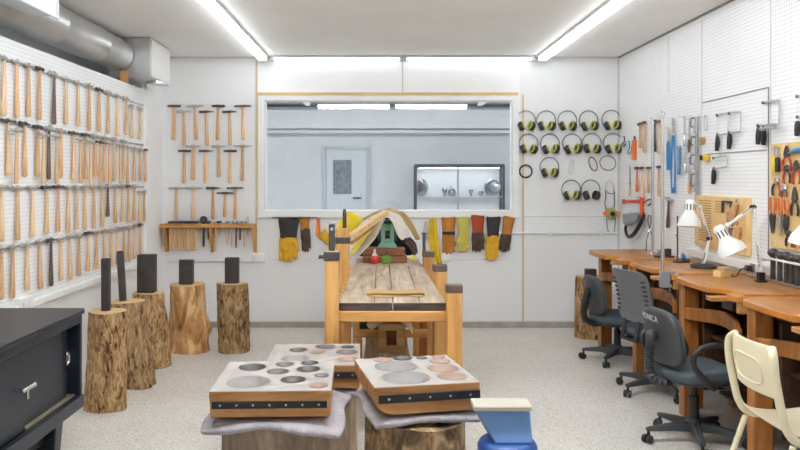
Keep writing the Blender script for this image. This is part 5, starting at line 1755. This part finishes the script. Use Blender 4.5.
def lamp(label, base, pts, neck, axis, rshade, lenshade, clamp=True):
    # base on the bench, arm through pts, shade at the end pointing along axis
    t_ = thing('desk_lamp', label, 'desk lamp', base, 0, 'white enamel bench lamps')
    B_ = Vector(base)
    q = MB()
    if clamp:
        q.box(-.018, .018, -.018, .018, .0008, .06).box(-.03, .03, -.024, .024, .0008, .012)
    else:
        q.lathe([(.085, .0008), (.085, .018), (.07, .026), (.02, .03)], 30)
    q.build('base', M['black'] if clamp else M['iron'], t_, bevel=.003)
    P_ = [Vector(p) - B_ for p in pts]
    for a, b_ in zip(P_, P_[1:]):
        d = (b_ - a).normalized()
        sd = d.cross(Vector((1, 0, 0))).normalized() * .014
        m = MB().tube([a + sd, b_ + sd], .0045, 8).tube([a - sd, b_ - sd], .0045, 8)
        m.build('arm', M['lampwhite'], t_)
        m = MB()
        K = 60
        sp = []
        for k in range(K + 1):
            u = k / K
            c_ = a + (b_ - a) * (.08 + .34 * u)
            x_ = Vector((1, 0, 0)) - d * d.x
            x_.normalize()
            y_ = d.cross(x_)
            sp.append(c_ + x_ * .007 * math.cos(u * 26 * PI / 2) + y_ * .007 * math.sin(u * 26 * PI / 2) + sd * .1)
        m.tube(sp, .0018, 5).build('spring', M['dsteel'], t_)
    for p in P_[1:]:
        MB().tube([p + Vector((-.014, -.012, 0)), p + Vector((.014, .012, 0))], .014, 14).build('joint', M['black'] if p is not P_[-1] else M['lampwhite'], t_)
    ax = Vector(axis).normalized()
    rot = Vector((0, 0, -1)).rotation_difference(ax).to_matrix().to_4x4()
    tr = Matrix.Translation(Vector(neck) - B_) @ rot
    L_ = lenshade
    prof = [(.016, .002), (.030, -.004), (.036, -.02), (.036, -.085), (.044, -.095), (rshade * .66, -.115), (rshade * .9, -L_ * .78), (rshade, -L_), (rshade - .003, -L_ - .001), (rshade * .88, -L_ * .80), (rshade * .62, -.122), (.035, -.10), (.02, -.098)]
    m = MB().lathe(prof, 36)
    m.xf(tr)
    o = m.build('lamp_shade', M['lampwhite'], t_, smooth=50)
    m = MB()
    for k in range(10):
        a = 2 * PI * k / 10
        m.box(.0355, .0368, -.004, .004, -.072, -.032, Matrix.Rotation(a, 4, 'Z'))
    m.xf(tr)
    m.build('vent_slots', M['dsteel'], o, smooth=0)
    m = MB().ball((0, 0, -.135), .026, 16, (1, 1, 1.2))
    m.xf(tr)
    m.build('bulb', M['lampwhite'], o)
    # link from the arm end to the neck
    e = P_[-1]
    nk = tr @ Vector((0, 0, -.03))
    m = MB().tube([e, e * .4 + nk * .6 + Vector((0, 0, .012)), nk], .006, 8)
    m.build('bracket', M['lampwhite'], t_)
    return t_
# lamp over the second bench (round base)
bL = (2.25, 5.22, BZ)
lamp('white lamp with its shade facing straight down over the second bench', bL, [(2.25, 5.22, BZ + .03), (2.31, 5.26, BZ + .20), (2.26, 5.30, BZ + .42)], P(690.5, 200, 5.20), (-.08, -.1, -1), .080, .185, False)
# angled lamp over the third bench
bL = (2.285, 4.50, BZ)
lamp('white lamp with a jointed arm and tilted shade over the third bench', bL, [(2.285, 4.50, BZ + .06), P(753, 207, 4.55), P(728.5, 224.5, 4.55)], P(717.5, 226, 4.52), (.42, -.22, -.88), .086, .18, True)
# lamp mostly outside the right edge
bL = (2.28, 3.50, BZ)
lamp('white lamp cut off by the right edge of the picture', bL, [(2.285, 3.50, BZ + .06), (2.29, 3.58, BZ + .50), (2.20, 3.74, BZ + .46)], (2.185, 3.79, BZ + .47), (-.12, .12, -1), .082, .185, True)

def bench_item(name, label, cat, px, py, X, build, rotz=0):
    Y = F * X / (px - CX)
    t_ = thing(name, label, cat, (X, Y, BZ), rotz)
    build(t_)
    return t_
def b_vise(t_):
    MB().box(-.05, .05, -.06, .06, .0008, .02).build('base', M['dsteel'], t_, bevel=.004)
    MB().box(-.035, .035, -.045, -.005, .0205, .075).build('fixed_jaw', M['dsteel'], t_, bevel=.006)
    MB().box(-.035, .035, .012, .045, .0205, .07).build('sliding_jaw', M['steel'], t_, bevel=.006)
    MB().tube([(0, .0455, .04), (0, .10, .04)], .007, 10).tube([(-.04, .095, .04), (.04, .095, .04)], .0045, 8).build('screw', M['chrome'], t_)
bench_item('small_vise', 'small grey bench vise on the farthest bench beside the hanger pole', 'vise', 664, 250, 2.22, b_vise, .5)
def b_tongs(t_):
    for s_ in (-1, 1):
        MB().tube(spline([(s_ * .03, .0, .001 + .005), (s_ * .025, .02, .10), (s_ * .004, .05, .18), (-s_ * .012, .085, .26), (-s_ * .006, .10, .31)]), .006, 8, sq=.7).build('arm', M['dsteel' if s_ > 0 else 'darkwood'], t_)
    MB().tube([(0, .045, .18), (0, .062, .176)], .011, 12).build('rivet', M['chrome'], t_)
bench_item('tongs', 'long dark tongs leaning upright between the two hanger poles', 'tongs', 650, 245, 2.27, b_tongs, -.3)
def b_block(t_):
    MB().box(-.04, .04, -.035, .035, .0008, .04).build('block', M['ply'], t_, bevel=.004)
    MB().box(-.015, .04, -.035, .02, .0406, .062).build('upper_block', M['tan'], t_, bevel=.003)
bench_item('wood_block', 'small pale wooden block under the angled lamp shade', 'block', 722, 262, 2.16, b_block, .3)
def b_blue(t_):
    MB().tube([(0, 0, .02), (.02, .03, .045), (.05, .06, .05)], [.018, .016, .010], 12).build('grip', M['toolblue'], t_)
    MB().box(-.03, .03, -.03, .03, .0008, .012).build('foot', M['black'], t_, bevel=.003)
    MB().tube([(.05, .06, .05), (.07, .09, .06)], .004, 8).build('shank', M['chrome'], t_)
bench_item('hand_tool', 'small blue-handled tool on the bench left of the round lamp base', 'tool', 684, 250, 2.26, b_blue, .4)
def b_plug(t_):
    MB().box(-.015, .02, -.02, .02, .055, .09).build('plug', M['toolblue'] if False else M['dsteel'], t_, bevel=.006)
    MB().tube(spline([(0, .021, .072), (-.01, .07, .055), (-.02, .11, .010), (-.04, .15, .009), (-.05, .19, .009)]), .004, 8).build('cord', M['black'], t_)
    MB().box(.0205, .035, -.02, .02, .05, .10).build('adaptor', M['greyplast'], t_, bevel=.004)
bench_item('power_plug', 'dark plug and cord at the foot of the angled lamp', 'plug', 748, 262, 2.255, b_plug)
def b_stand(t_):
    MB().lathe([(.035, .0008), (.035, .010), (.010, .018), (.006, .03), (.006, .34), (.004, .345)], 18).build('stand', M['dsteel'], t_)
    MB().tube([(0, 0, .20), (-.03, -.05, .205), (-.03, -.07, .205)], .006, 8).build('side_arm', M['dsteel'], t_)
bench_item('steel_stand', 'thin dark steel stand between the second pole and the lamp shade', 'stand', 677.5, 255, 2.20, b_stand)
# ------------------------------------------------------------------ tools on the right wall
def wall_thing(name, label, cat, px, py, group=None):
    p = RW(px, py)
    return thing(name, label, cat, p, -PI / 2, group), p
class WS:
    # sketch board: pixel outline on the wall -> local coordinates of a thing hung there
    def __init__(s, root_p):
        s.p = root_p
    def __call__(s, px, py, out=.02):
        q = RW(px, py, XR - out)
        return Vector((-(q.y - s.p.y), -out, q.z - s.p.z))
def hookpeg(t_, z=-.006, out=.04, x=0.0):
    MB().tube([(x, .0006, z), (x, -out, z - .002), (x, -out - .004, z + .010)], .0024, 6).build('hanging_hook', M['chrome'], t_)

# hammers of the two short rows (same head and handle meshes as the others)
for px, py, pb, wmat, hv, lab in ((640, 124, 148, 'hickory3', 0, 'brown-handled hammer, leftmost in the upper tool row in the right corner'),
                                  (644.5, 122.5, 153, 'hickory', 2, 'pale-handled hammer, second in the upper tool row in the right corner'),
                                  (654.6, 121.5, 152, 'black', 3, 'black-handled hammer in the upper tool row behind the first pole'),
                                  (659.4, 121.5, 155, 'hickory2', 1, 'pale-handled hammer in the upper tool row between the two poles'),
                                  (637, 168, 192, 'toolora', 0, 'orange-handled hammer in the lower tool row in the right corner'),
                                  (642.4, 168, 198, 'hickory2', 2, 'pale-handled hammer third in the lower tool row in the right corner'),
                                  (648.2, 168, 193, 'hickory', 1, 'wooden hammer just left of the first pole in the lower tool row'),
                                  (658.8, 167, 196, 'hickory3', 3, 'reddish-handled hammer between the two poles in the lower tool row')):
    p = RW(px, py, XR - .0225)
    L = round((pb - py) * p.y / F, 2)
    hammer(lab, (XR, p.y, p.z), -PI / 2, hv, L, 1, 'hammers on the right wall', wmat, 'dsteel', 0, .0225, .62)
# big hammer with dark handle
p = RW(668, 199, XR - .03)
hammer('large steel hammer with a dark handle hanging by the second pole', (XR, p.y, p.z), -PI / 2, 3, .24, 1, 'hammers on the right wall', 'darkwood', 'steel', .12, .0225, 1.15)
# thin tool at the left of the lower row
t_, p = wall_thing('steel_file', 'thin upright tool at the far left of the lower tool row', 'file', 630, 166)
w = WS(p)
MB().tube([w(630, 166.5), w(630, 185)], [.004, .006], 8, sq=.5).build('blade', M['dsteel'], t_)
MB().tube([w(630, 185.2), w(629.5, 196)], [.009, .012], 10).build('handle', M['hickory3'], t_)
hookpeg(t_, .0, .026)
# orange handled brush
t_, p = wall_thing('orange_scraper', 'orange-handled scraper at the left of the upper tool row', 'scraper', 635, 138)
w = WS(p)
MB().tube([w(634.6, 140), w(634.2, 148), (w(634.2, 160))], [.022, .030, .026], 12, sq=.5).build('grip', M['toolora'], t_, smooth=60)
MB().tube([w(634.7, 136), w(634.6, 139.8)], [.008, .012], 10).build('neck', M['dsteel'], t_)
hookpeg(t_, .012, .026)
for q, (px, y0, y1) in enumerate(((624, 136, 146), (629, 141, 154))):
    t_, p = wall_thing('wire_hook', ('small dark key hanging alone by the corner' if q == 0 else 'small blue and steel wire hook left of the orange scraper'), 'hook', px, y0)
    w = WS(p)
    MB().tube(spline([w(px, y0), w(px + .5, (y0 + y1) / 2), w(px - 1.5, y1 - 2), w(px, y1), w(px + 1.6, y1 - 2.5)]), .006, 8).build('wire', M['dsteel' if q == 0 else 'toolblue'], t_)
    hookpeg(t_)
def shears(label, px, y0, yg, y1, mat, loop=True, wid=1.6, group='blue-handled cutters'):
    t_, p = wall_thing('shears', label, 'shears', px, y0, group)
    w = WS(p)
    for s_ in (-1, 1):
        MB().tube(spline([w(px, y0), w(px + s_ * .5, (y0 * 2 + yg) / 3), w(px + s_ * .2, yg)]), [.008] * 13, 8, sq=.6).build('blade', M['steel'], t_)
        if loop:
            q = spline([w(px + s_ * .3, yg), w(px + s_ * wid, yg + (y1 - yg) * .3), w(px + s_ * wid * 1.5, yg + (y1 - yg) * .65), w(px + s_ * wid * .9, y1), w(px + s_ * .4, y1 - 4)])
            MB().tube(q, .0075, 8).build('handle', M[mat], t_)
        else:
            MB().tube(spline([w(px + s_ * .3, yg), w(px + s_ * wid * .8, yg + (y1 - yg) * .3), w(px + s_ * wid * .7, y1)]), .009, 10, sq=.7).build('handle', M[mat], t_)
    MB().tube([w(px, yg, .012), w(px, yg, .032)], .012, 12).build('rivet', M['chrome'], t_)
    hookpeg(t_)
shears('long blue-handled shears just right of the second pole', 668.4, 127, 140, 170, 'toolblue', False, 1.3)
shears('long blue shears with looped steel handles, middle of the blue group', 673.2, 118, 134, 192, 'toolblue', True, 1.4)
shears('blue-handled cutters with a loop at the bottom, right of the blue group', 678.8, 147, 176, 146, 'toolblue', False, 1.1)
# shears('dark steel shears with looped handles hanging below the blue grips', 676.8, 158, 176, 193, 'dsteel', True, 1.3)
# files and rasps
for k, (px, y0, y1, hm, lab) in enumerate(((684.5, 116, 147, 'chrome', 'upper thin steel file right of the blue shears'), (685, 148, 174, 'chrome', 'lower thin steel file right of the blue shears'),
                                       (689, 118, 152, 'darkwood', 'dark-handled file left of the hanging clamps'), (689.2, 157, 194, 'hickory3', 'brown-handled long file left of the hanging clamps'))):
    t_, p = wall_thing('steel_file', lab, 'file', px, y0, 'files on the right wall')
    w = WS(p)
    ym_ = y0 + (y1 - y0) * .62
    MB().tube([w(px, y0), w(px, ym_)], [.0085, .009], 8, sq=.4).build('blade', M['steel'], t_)
    MB().tube([w(px, ym_ + .2), w(px, (ym_ + y1) / 2), w(px, y1)], [.008, .013, .010], 10).build('handle', M[hm], t_)
    hookpeg(t_)
for k, (px, y0, y1, lab) in enumerate(((692.6, 116, 133, 'topmost dark C-clamp in the column beside the steel rule'), (692.8, 135, 151, 'second dark C-clamp in the column beside the steel rule'),
                                       (692.6, 153, 170, 'third dark C-clamp in the column beside the steel rule'), (692.8, 172, 192, 'lowest dark C-clamp in the column beside the steel rule'))):
    t_, p = wall_thing('c_clamp', lab, 'clamp', px, y0, 'clamps hanging beside the steel rule')
    w = WS(p)
    MB().tube([w(px + 1.6, y0 + 2), w(px - 1.6, y0 + 2), w(px - 1.8, y1 - 6), w(px + 1.6, y1 - 6)], .0062, 8, sq=.7).build('frame', M['dsteel'], t_, smooth=0)
    MB().tube([w(px + 1.4, y1 - 10), w(px + 1.4, y1)], .005, 8).tube([w(px + .3, y1 - .5), w(px + 2.4, y1 - .5)], .004, 8).build('screw', M['chrome'], t_)
    hookpeg(t_, -.0)
t_, p = wall_thing('steel_rule', 'long upright steel straightedge on the right wall', 'straightedge', 698.6, 117)
w = WS(p)
a, b_ = w(695.6, 117, .006), w(699.9, 245, .006)
MB().box(a.x, b_.x, -.012, -.002, b_.z, a.z).box((a.x + b_.x) / 2 - .006, (a.x + b_.x) / 2 + .006, -.020, -.0125, b_.z, a.z).build('rule', M['steel'], t_, bevel=.002)
MB().tube([(0, .0006, -.02), (0, -.03, -.02)], .004, 8).build('hanging_peg', M['chrome'], t_)
t_, p = wall_thing('wire_loop', 'steel wire loop hanging right of the straightedge', 'loop', 705.5, 116)
w = WS(p)
MB().tube(spline([w(704, 117), w(704, 128), w(705.5, 130), w(707.4, 128), w(707, 117), w(705.4, 115), w(704, 117)]), .004, 8).build('wire', M['steel'], t_)
hookpeg(t_)
t_, p = wall_thing('tape_measure', 'yellow tape measure hanging right of the straightedge', 'tape measure', 705, 154)
w = WS(p)
a, b_ = w(702.5, 155), w(708.5, 160.5)
MB().box(a.x, b_.x, -.05, -.008, b_.z, a.z).build('case', M['toolyel'], t_, bevel=.012, seg=3)
MB().lathe([(.020, -.056), (.020, -.0505)], 18, 'y', ((a.x + b_.x) / 2, 0, (a.z + b_.z) / 2)).build('disc', M['black'], t_)
MB().tube([(0, .0006, a.z - .004), (0, -.008, a.z - .004)], .004, 8).build('hanging_peg', M['chrome'], t_)
t_, p = wall_thing('brass_roll', 'small round tan roll above the tape measure', 'roll', 704.3, 137)
w = WS(p)
MB().lathe([(.012, -.004), (.028, -.004), (.028, -.03), (.012, -.03)], 20, 'y', (0, 0, -.028)).build('roll', M['roll'], t_)
hookpeg(t_, -.02, .032)
# orange bar clamp and black face shield
t_, p = wall_thing('bar_clamp', 'red-orange bar clamp in the right corner above the face shield', 'clamp', 641.5, 197)
w = WS(p)
MB().tube([w(641.8, 196.5), w(642.2, 216)], [.022, .018], 10, sq=.5).build('body', M['redorange'], t_, smooth=0)
MB().tube([w(623.5, 201), w(629, 201.5), w(640.5, 201)], [.008, .013, .016], 10, sq=.6).build('arm', M['redorange'], t_)
MB().tube([w(623.8, 199), w(623.8, 204)], .016, 10).build('pad', M['redorange'], t_)
MB().tube(spline([w(643.5, 203), w(649, 199.5), w(653, 201.5), (w(648.5, 205.5))]), .007, 8).build('trigger', M['dsteel'], t_)
hookpeg(t_, -.004)
t_, p = wall_thing('face_shield', 'black and grey face shield with an open loop, hanging in the right corner', 'face shield', 633, 211)
w = WS(p)
lp = spline([w(627, 221, .05), w(625.5, 229, .06), w(628, 236.5, .07), w(633.5, 234.5, .07), (w(639, 226, .06)), w(643.5, 217, .05), w(643.8, 213, .04)], 6)
MB().tube(lp, [.009 + .006 * math.sin(PI * i / (len(lp) - 1)) for i in range(len(lp))], 10, sq=1.3).build('frame', M['black'], t_, smooth=70)
MB().loft([[w(x, y, o_) for x, y, o_ in r_] for r_ in (((622.5, 214, .01), (639, 212, .01), (639, 212, .10), (622.5, 214, .10)), ((622.8, 222.5, .01), (636.5, 221, .01), (636.5, 221, .12), (622.8, 222.5, .12)), ((625, 226, .03), (632, 225, .03), (632, 225, .10), (625, 226, .10)))]).build('head_piece', M['greyplast'], t_, bevel=.01, seg=3)
hookpeg(t_, -.01, .03)

# jeweller's saws
def saw(label, hx, hy0, hy1, top, low, back, ypx, heavy=1.0, o_=.022, hz=-.004):
    # hx handle px, hy0..hy1 handle span, top/low arm rows, back px
    t_, p = wall_thing('jeweller_saw', label, 'saw', back, top, 'saw frames on the right wall')
    w = WS(p)
    fr = MB()
    r_ = .0055 * heavy
    fr.tube([w(hx - 1, top + ypx, o_), w((hx + back) / 2, top + ypx / 2, o_), w(back, top, o_), w(back + .3, (top + low) / 2, o_), w(back, low, o_), w((hx + back) / 2, low + ypx / 2, o_), w(hx, low + ypx, o_)], r_, 8, sq=.7)
    fr.build('frame', M['steel'], t_, smooth=30)
    MB().tube([w(hx - .2, top + ypx - 1, o_), w(hx - .2, top + ypx + 1.6, o_)], .010 * heavy, 10).build('thumb_screw', M['dsteel'], t_)
    MB().tube([w(hx, top + ypx + 1.7, o_), w(hx, low + ypx - 1.7, o_)], .0008, 4).build('blade', M['chrome'], t_)
    MB().tube([w(hx, low + ypx - 1.6, o_), w(hx, low + ypx + 1.4, o_)], .009 * heavy, 10).build('clamp', M['dsteel'], t_)
    MB().tube([w(hx, hy0, o_), w(hx, hy0 + 2, o_), w(hx, (hy0 + hy1) / 2, o_), w(hx - .6, hy1, o_)], [.009, .014, .017, .013], 12).build('handle', M['blacktape'], t_, smooth=60)
    hookpeg(t_, hz, o_ + .014, -.012)
saw('jeweller saw with black handle, leftmost on the right wall', 717.4, 136, 151, 113, 133, 728, 2.0)
saw('jeweller saw with black handle, second from the left on the right wall', 729.4, 133.5, 149, 111.5, 131.5, 740.6, 1.6)
saw('heavy jeweller saw frame with black handle, right pair, in front', 763.8, 128, 145, 100, 124.5, 779.2, 2.6, 1.25)
saw('jeweller saw with black handle beside the heavy frame', 758.5, 128, 144.5, 124, 127.4, 776, 1.2, 1.1, .085, -.035)
saw('jeweller saw hanging alone under the first pair', 713.6, 169, 184, 155.5, 166.5, 727, 2.4, .9)
saw('saw frame cut off by the right edge of the picture', 797.5, 121, 136, 94, 115, 815, 2.2)

# tan slotted tool panel
a, b_ = RW(700.5, 196.5), RW(752, 254)
zt_, zb_ = 1.362, .985
t_ = thing('tool_panel', 'tan plywood tool panel with rows of slots leaning on the right wall', 'panel', (XR, (a.y + b_.y) / 2, zb_), -PI / 2)
hw = (a.y - b_.y) / 2
MB().box(-hw, hw, -.035, .0006, 0, zt_ - zb_).build('board', M['ply'], t_, bevel=.006)
for c0_, c1_, r0_ in ((.05, .26, 0), (.32, .44, 12)):
    m = MB()
    for r_ in range(r0_, 17):
        z = .05 + r_ * .018
        m.box(-hw + c0_, -hw + c1_, -.0362, -.0352, z, z + .006)
    m.build('slot_column', M['slotshade'], t_, smooth=0)
tz = zb_
def pt(name, label, cat, px, py):
    p = RW(px, py, XR - .036)
    return thing(name, label, cat, p, -PI / 2, 'tools on the slotted panel')
q = pt('c_clamp', 'black C-clamp on the slotted tan panel', 'clamp', 729, 202)
MB().tube([(.055, -.014, -.07), (.06, -.014, -.0), (-.06, -.014, .0), (-.065, -.014, -.075)], .010, 8).build('frame', M['iron'], q, smooth=0)
MB().tube([(.055, -.014, -.02), (.055, -.014, -.10)], .006, 8).build('screw', M['dsteel'], q)
MB().tube([(0, .0006, -.016), (0, -.02, -.016)], .004, 8).build('hanging_peg', M['chrome'], q)
for k, (px, py, ln, r_, mt, tl, lab) in enumerate(((739.5, 203, .14, .024, 'hickory3', .5, 'fat wooden handle tilted at the top of the tan panel'), (733.5, 212, .10, .022, 'crate', .1, 'brown wooden plug in the middle of the tan panel'),
                                              (741.5, 226, .12, .026, 'hickory', .25, 'short thick wooden handle at the right of the tan panel'), (734, 228, .10, .020, 'darkwood', -.3, 'dark wooden stub under the middle of the tan panel'))):
    q = pt('wood_stub', lab, 'wood stub', px, py)
    d = Vector((-math.sin(tl), 0, -math.cos(tl)))
    o_ = Vector((0, -r_ - .001, 0))
    MB().tube([o_, o_ + d * ln * .3, o_ + d * ln * .8, o_ + d * ln], [r_ * .8, r_, r_ * .85, r_ * .6], 12, sq=.9).build('grip', M[mt], q)
    MB().tube([o_ - d * .03, o_ - d * .0005], .006, 8).build('ferrule', M['chrome'], q)
    MB().tube([(0, .0008, -.012), (0, -.004, -.012)], .003, 6).build('hanging_peg', M['chrome'], q)

# pliers board
a = RW(773, 200)
y1_ = 3.55
t_ = thing('plier_board', 'tan plywood board covered with pliers at the right edge', 'board', (XR, (a.y + y1_) / 2, 1.07), -PI / 2)
hw = (a.y - y1_) / 2
zt_ = RW(773.5, 144).z
MB().box(-hw, hw, -.018, -.0003, 0, zt_ - 1.07).build('board', M['ply'], t_, bevel=.003)
for x_ in (-hw + .03, hw - .03):
    for z_ in (.03, zt_ - 1.10):
        MB().tube([(x_, -.0185, z_), (x_, -.021, z_)], .006, 10).build('mounting_screw', M['chrome'], t_)
XP = XR - .018
def plier(label, px, y0, yj, y1, hm, jm='dsteel', up=True, spread=1.0, name='pliers', cat='pliers', hm2=None):
    # jaws from y0 to pivot yj, handles down to y1 (or the other way up when up is False)
    p = RW(px, min(y0, y1), XP)
    q = thing(name, label, cat, p, -PI / 2, 'pliers hanging on the tan board')
    def w(dx, y, out=.014):
        pp = RW(px, y, XP - out)
        return Vector((dx, -out, pp.z - p.z))
    s1 = spread * .036
    m = MB()
    for s_ in (-1, 1):
        m.tube([w(s_ * .004, y0), w(s_ * .011, (y0 + yj) / 2), w(s_ * .012, yj)], [.005, .011, .014], 8, sq=.7)
    m.tube([w(0, yj, .004), w(0, yj, .026)], .013, 14)
    m.build('jaws', M[jm], q)
    for s_ in (-1, 1):
        f_ = lambda u: yj + (y1 - yj) * u
        MB().tube(spline([w(s_ * .010, f_(.05)), w(s_ * (.012 + s1 * .7), f_(.35)), w(s_ * (.012 + s1), f_(.7)), w(s_ * (.010 + s1 * .8), f_(1.0))]), [.006] * 6 + [.008] * 12 + [.007], 8, sq=.8).build('handle', M[(hm2 or hm) if s_ > 0 else hm], q)
    zc_ = (w(0, yj).z)
    MB().tube([(0, .0007, zc_ + .016), (0, -.03, zc_ + .016)], .0022, 6).build('hanging_peg', M['chrome'], q)
    return q
plier('pliers with red handles and dark jaws at the top of the tan board', 789, 145.5, 155, 171, 'toolred', 'dsteel')
plier('pliers with one black and one red handle below the top red pair', 789, 165, 169, 183, 'toolred', 'dsteel', True, .7, 'pliers', 'pliers', 'black')
plier('pliers with a black and a red handle at the left edge of the tan board', 778.5, 177, 181.5, 195.5, 'black', 'steel', True, .9, 'pliers', 'pliers', 'toolred')
plier('orange-handled pliers hanging jaws down, leftmost of the orange three', 774.8, 233.5, 216, 197.5, 'toolora', 'dsteel', False, .5)
plier('orange-handled pliers hanging jaws down, middle of the orange three', 782.4, 236, 217, 198, 'toolora', 'steel', False, .4)
plier('bright orange pliers hanging jaws down, rightmost of the orange three', 788.4, 235, 217.5, 200, 'toolora', 'dsteel', False, .5)
plier('pliers with a black and a red handle low on the tan board', 791.5, 231, 235, 247, 'black', 'dsteel', True, .6, 'pliers', 'pliers', 'toolred')
plier('dark pliers at the right edge beside the orange three', 797, 187, 200, 216, 'black', 'dsteel', True, .7)
plier('red-handled pliers cut by the right edge in the second row', 798.5, 160, 168.5, 184, 'toolred', 'dsteel', True, .8)
plier('red-handled pliers cut by the right edge in the lowest row', 800, 232, 237, 248, 'toolred', 'dsteel', True, .7)
plier('small steel pliers with thin dark handles right of the black and red pair', 786.2, 184, 189, 197, 'darkwood', 'steel', True, .5)
def driver(label, px, y0, ym_, y1, hm, r_=.02):
    p = RW(px, y0, XP)
    q = thing('screwdriver', label, 'screwdriver', p, -PI / 2, 'drivers on the tan board')
    def w(y, out=.022):
        pp = RW(px, y, XP - out)
        return Vector((0, -out, pp.z - p.z))
    MB().tube([w(y0), w(ym_)], [.010, .008], 10, sq=.5).build('blade', M['steel'], q)
    MB().tube([w(ym_ + .1), w(ym_ + 2), w((ym_ + y1) / 2), w(y1)], [r_ * .6, r_, r_ * .9, r_], 12).build('handle', M[hm], q)
    MB().tube([(0, .0007, -.004), (0, -.024, -.004)], .003, 6).build('hanging_peg', M['chrome'], q)
driver('yellow-handled scraper blade up at the top left of the tan board', 777.6, 146, 156, 172, 'toolyel', .017)
driver('black-handled blade next to the yellow one on the tan board', 781.2, 147, 157, 172, 'black', .015)
q = thing('blue_clip', 'small blue clip at the top right of the tan board', 'clip', RW(799, 152, XP), -PI / 2)
MB().tube([(-.06, -.016, .0), (0, -.016, .008), (.06, -.016, .012)], [.008, .016, .012], 10).build('grip', M['toolblue'], q)
MB().tube([(-.095, -.016, -.006), (-.0605, -.016, -.0)], .005, 8).build('tip', M['chrome'], q)
MB().tube([(0, .0007, .0), (0, -.012, .0)], .003, 6).build('hanging_peg', M['chrome'], q)

# dapping punches in a rail
A, B2 = RW(768.5, 249.5, XR - .05), RW(800, 256, XR - .05)
zr = 1.02
t_ = thing('punch_rail', 'white wooden rail holding the ball punches', 'rail', (XR, (A.y + 3.7) / 2, zr), -PI / 2)
for k in range(2):
    MB().box(-(A.y - 3.7) / 2, (A.y - 3.7) / 2, (-.041, -.092)[k], (.0006, -.079)[k], -.012, 0).build('slat', M['trimwhite'], t_, bevel=.002)
for s_ in (-1, 1):
    MB().box(s_ * ((A.y - 3.7) / 2 + .007) - .006, s_ * ((A.y - 3.7) / 2 + .007) + .006, -.092, .0006, -.03, 0).build('end_bracket', M['trimwhite'], t_, bevel=.002)
y = A.y - .05
sizes = [.031, .025, .028, .024, .025, .024, .022]
pxs = [773, 780, 786.5, 791.5, 797.5]
for k in range(7):
    Y = F * (XR - .06) / (pxs[k] - CX) if k < 5 else F * (XR - .06) / (pxs[4] - CX) - .085 * (k - 4)
    s_ = sizes[k]
    q = thing('dapping_punch', f'ball-headed steel punch, {ORD[k]} from the left in the rail under the pliers', 'punch', (XR - .06, Y, zr), 0, 'ball punches in the white rail')
    MB().ball((0, 0, s_ * .86), s_, 20, (1, 1, .85)).build('ball', M['dsteel'], q)
    MB().tube([(0, 0, .002), (0, 0, -.05), (0, 0, -.125), (0, 0, -.13)], [.0145, .0145, .016, .013], 12).build('shank', M['dsteel'], q)

# ------------------------------------------------------------------ render settings
W = bpy.data.worlds.new('world')
SC.world = W
W.use_nodes = True
W.node_tree.nodes['Background'].inputs[0].default_value = (.8, .85, .9, 1)
W.node_tree.nodes['Background'].inputs[1].default_value = .3
vs_ = SC.view_settings
vs_.view_transform = 'Standard'
vs_.look = 'None'
vs_.gamma = 1.0
vs_.use_curve_mapping = False
vs_.exposure = EXPO
SC.cycles.max_bounces = 14
SC.cycles.diffuse_bounces = 10
SC.cycles.use_denoising = True
SC.cycles.sample_clamp_indirect = 6.0
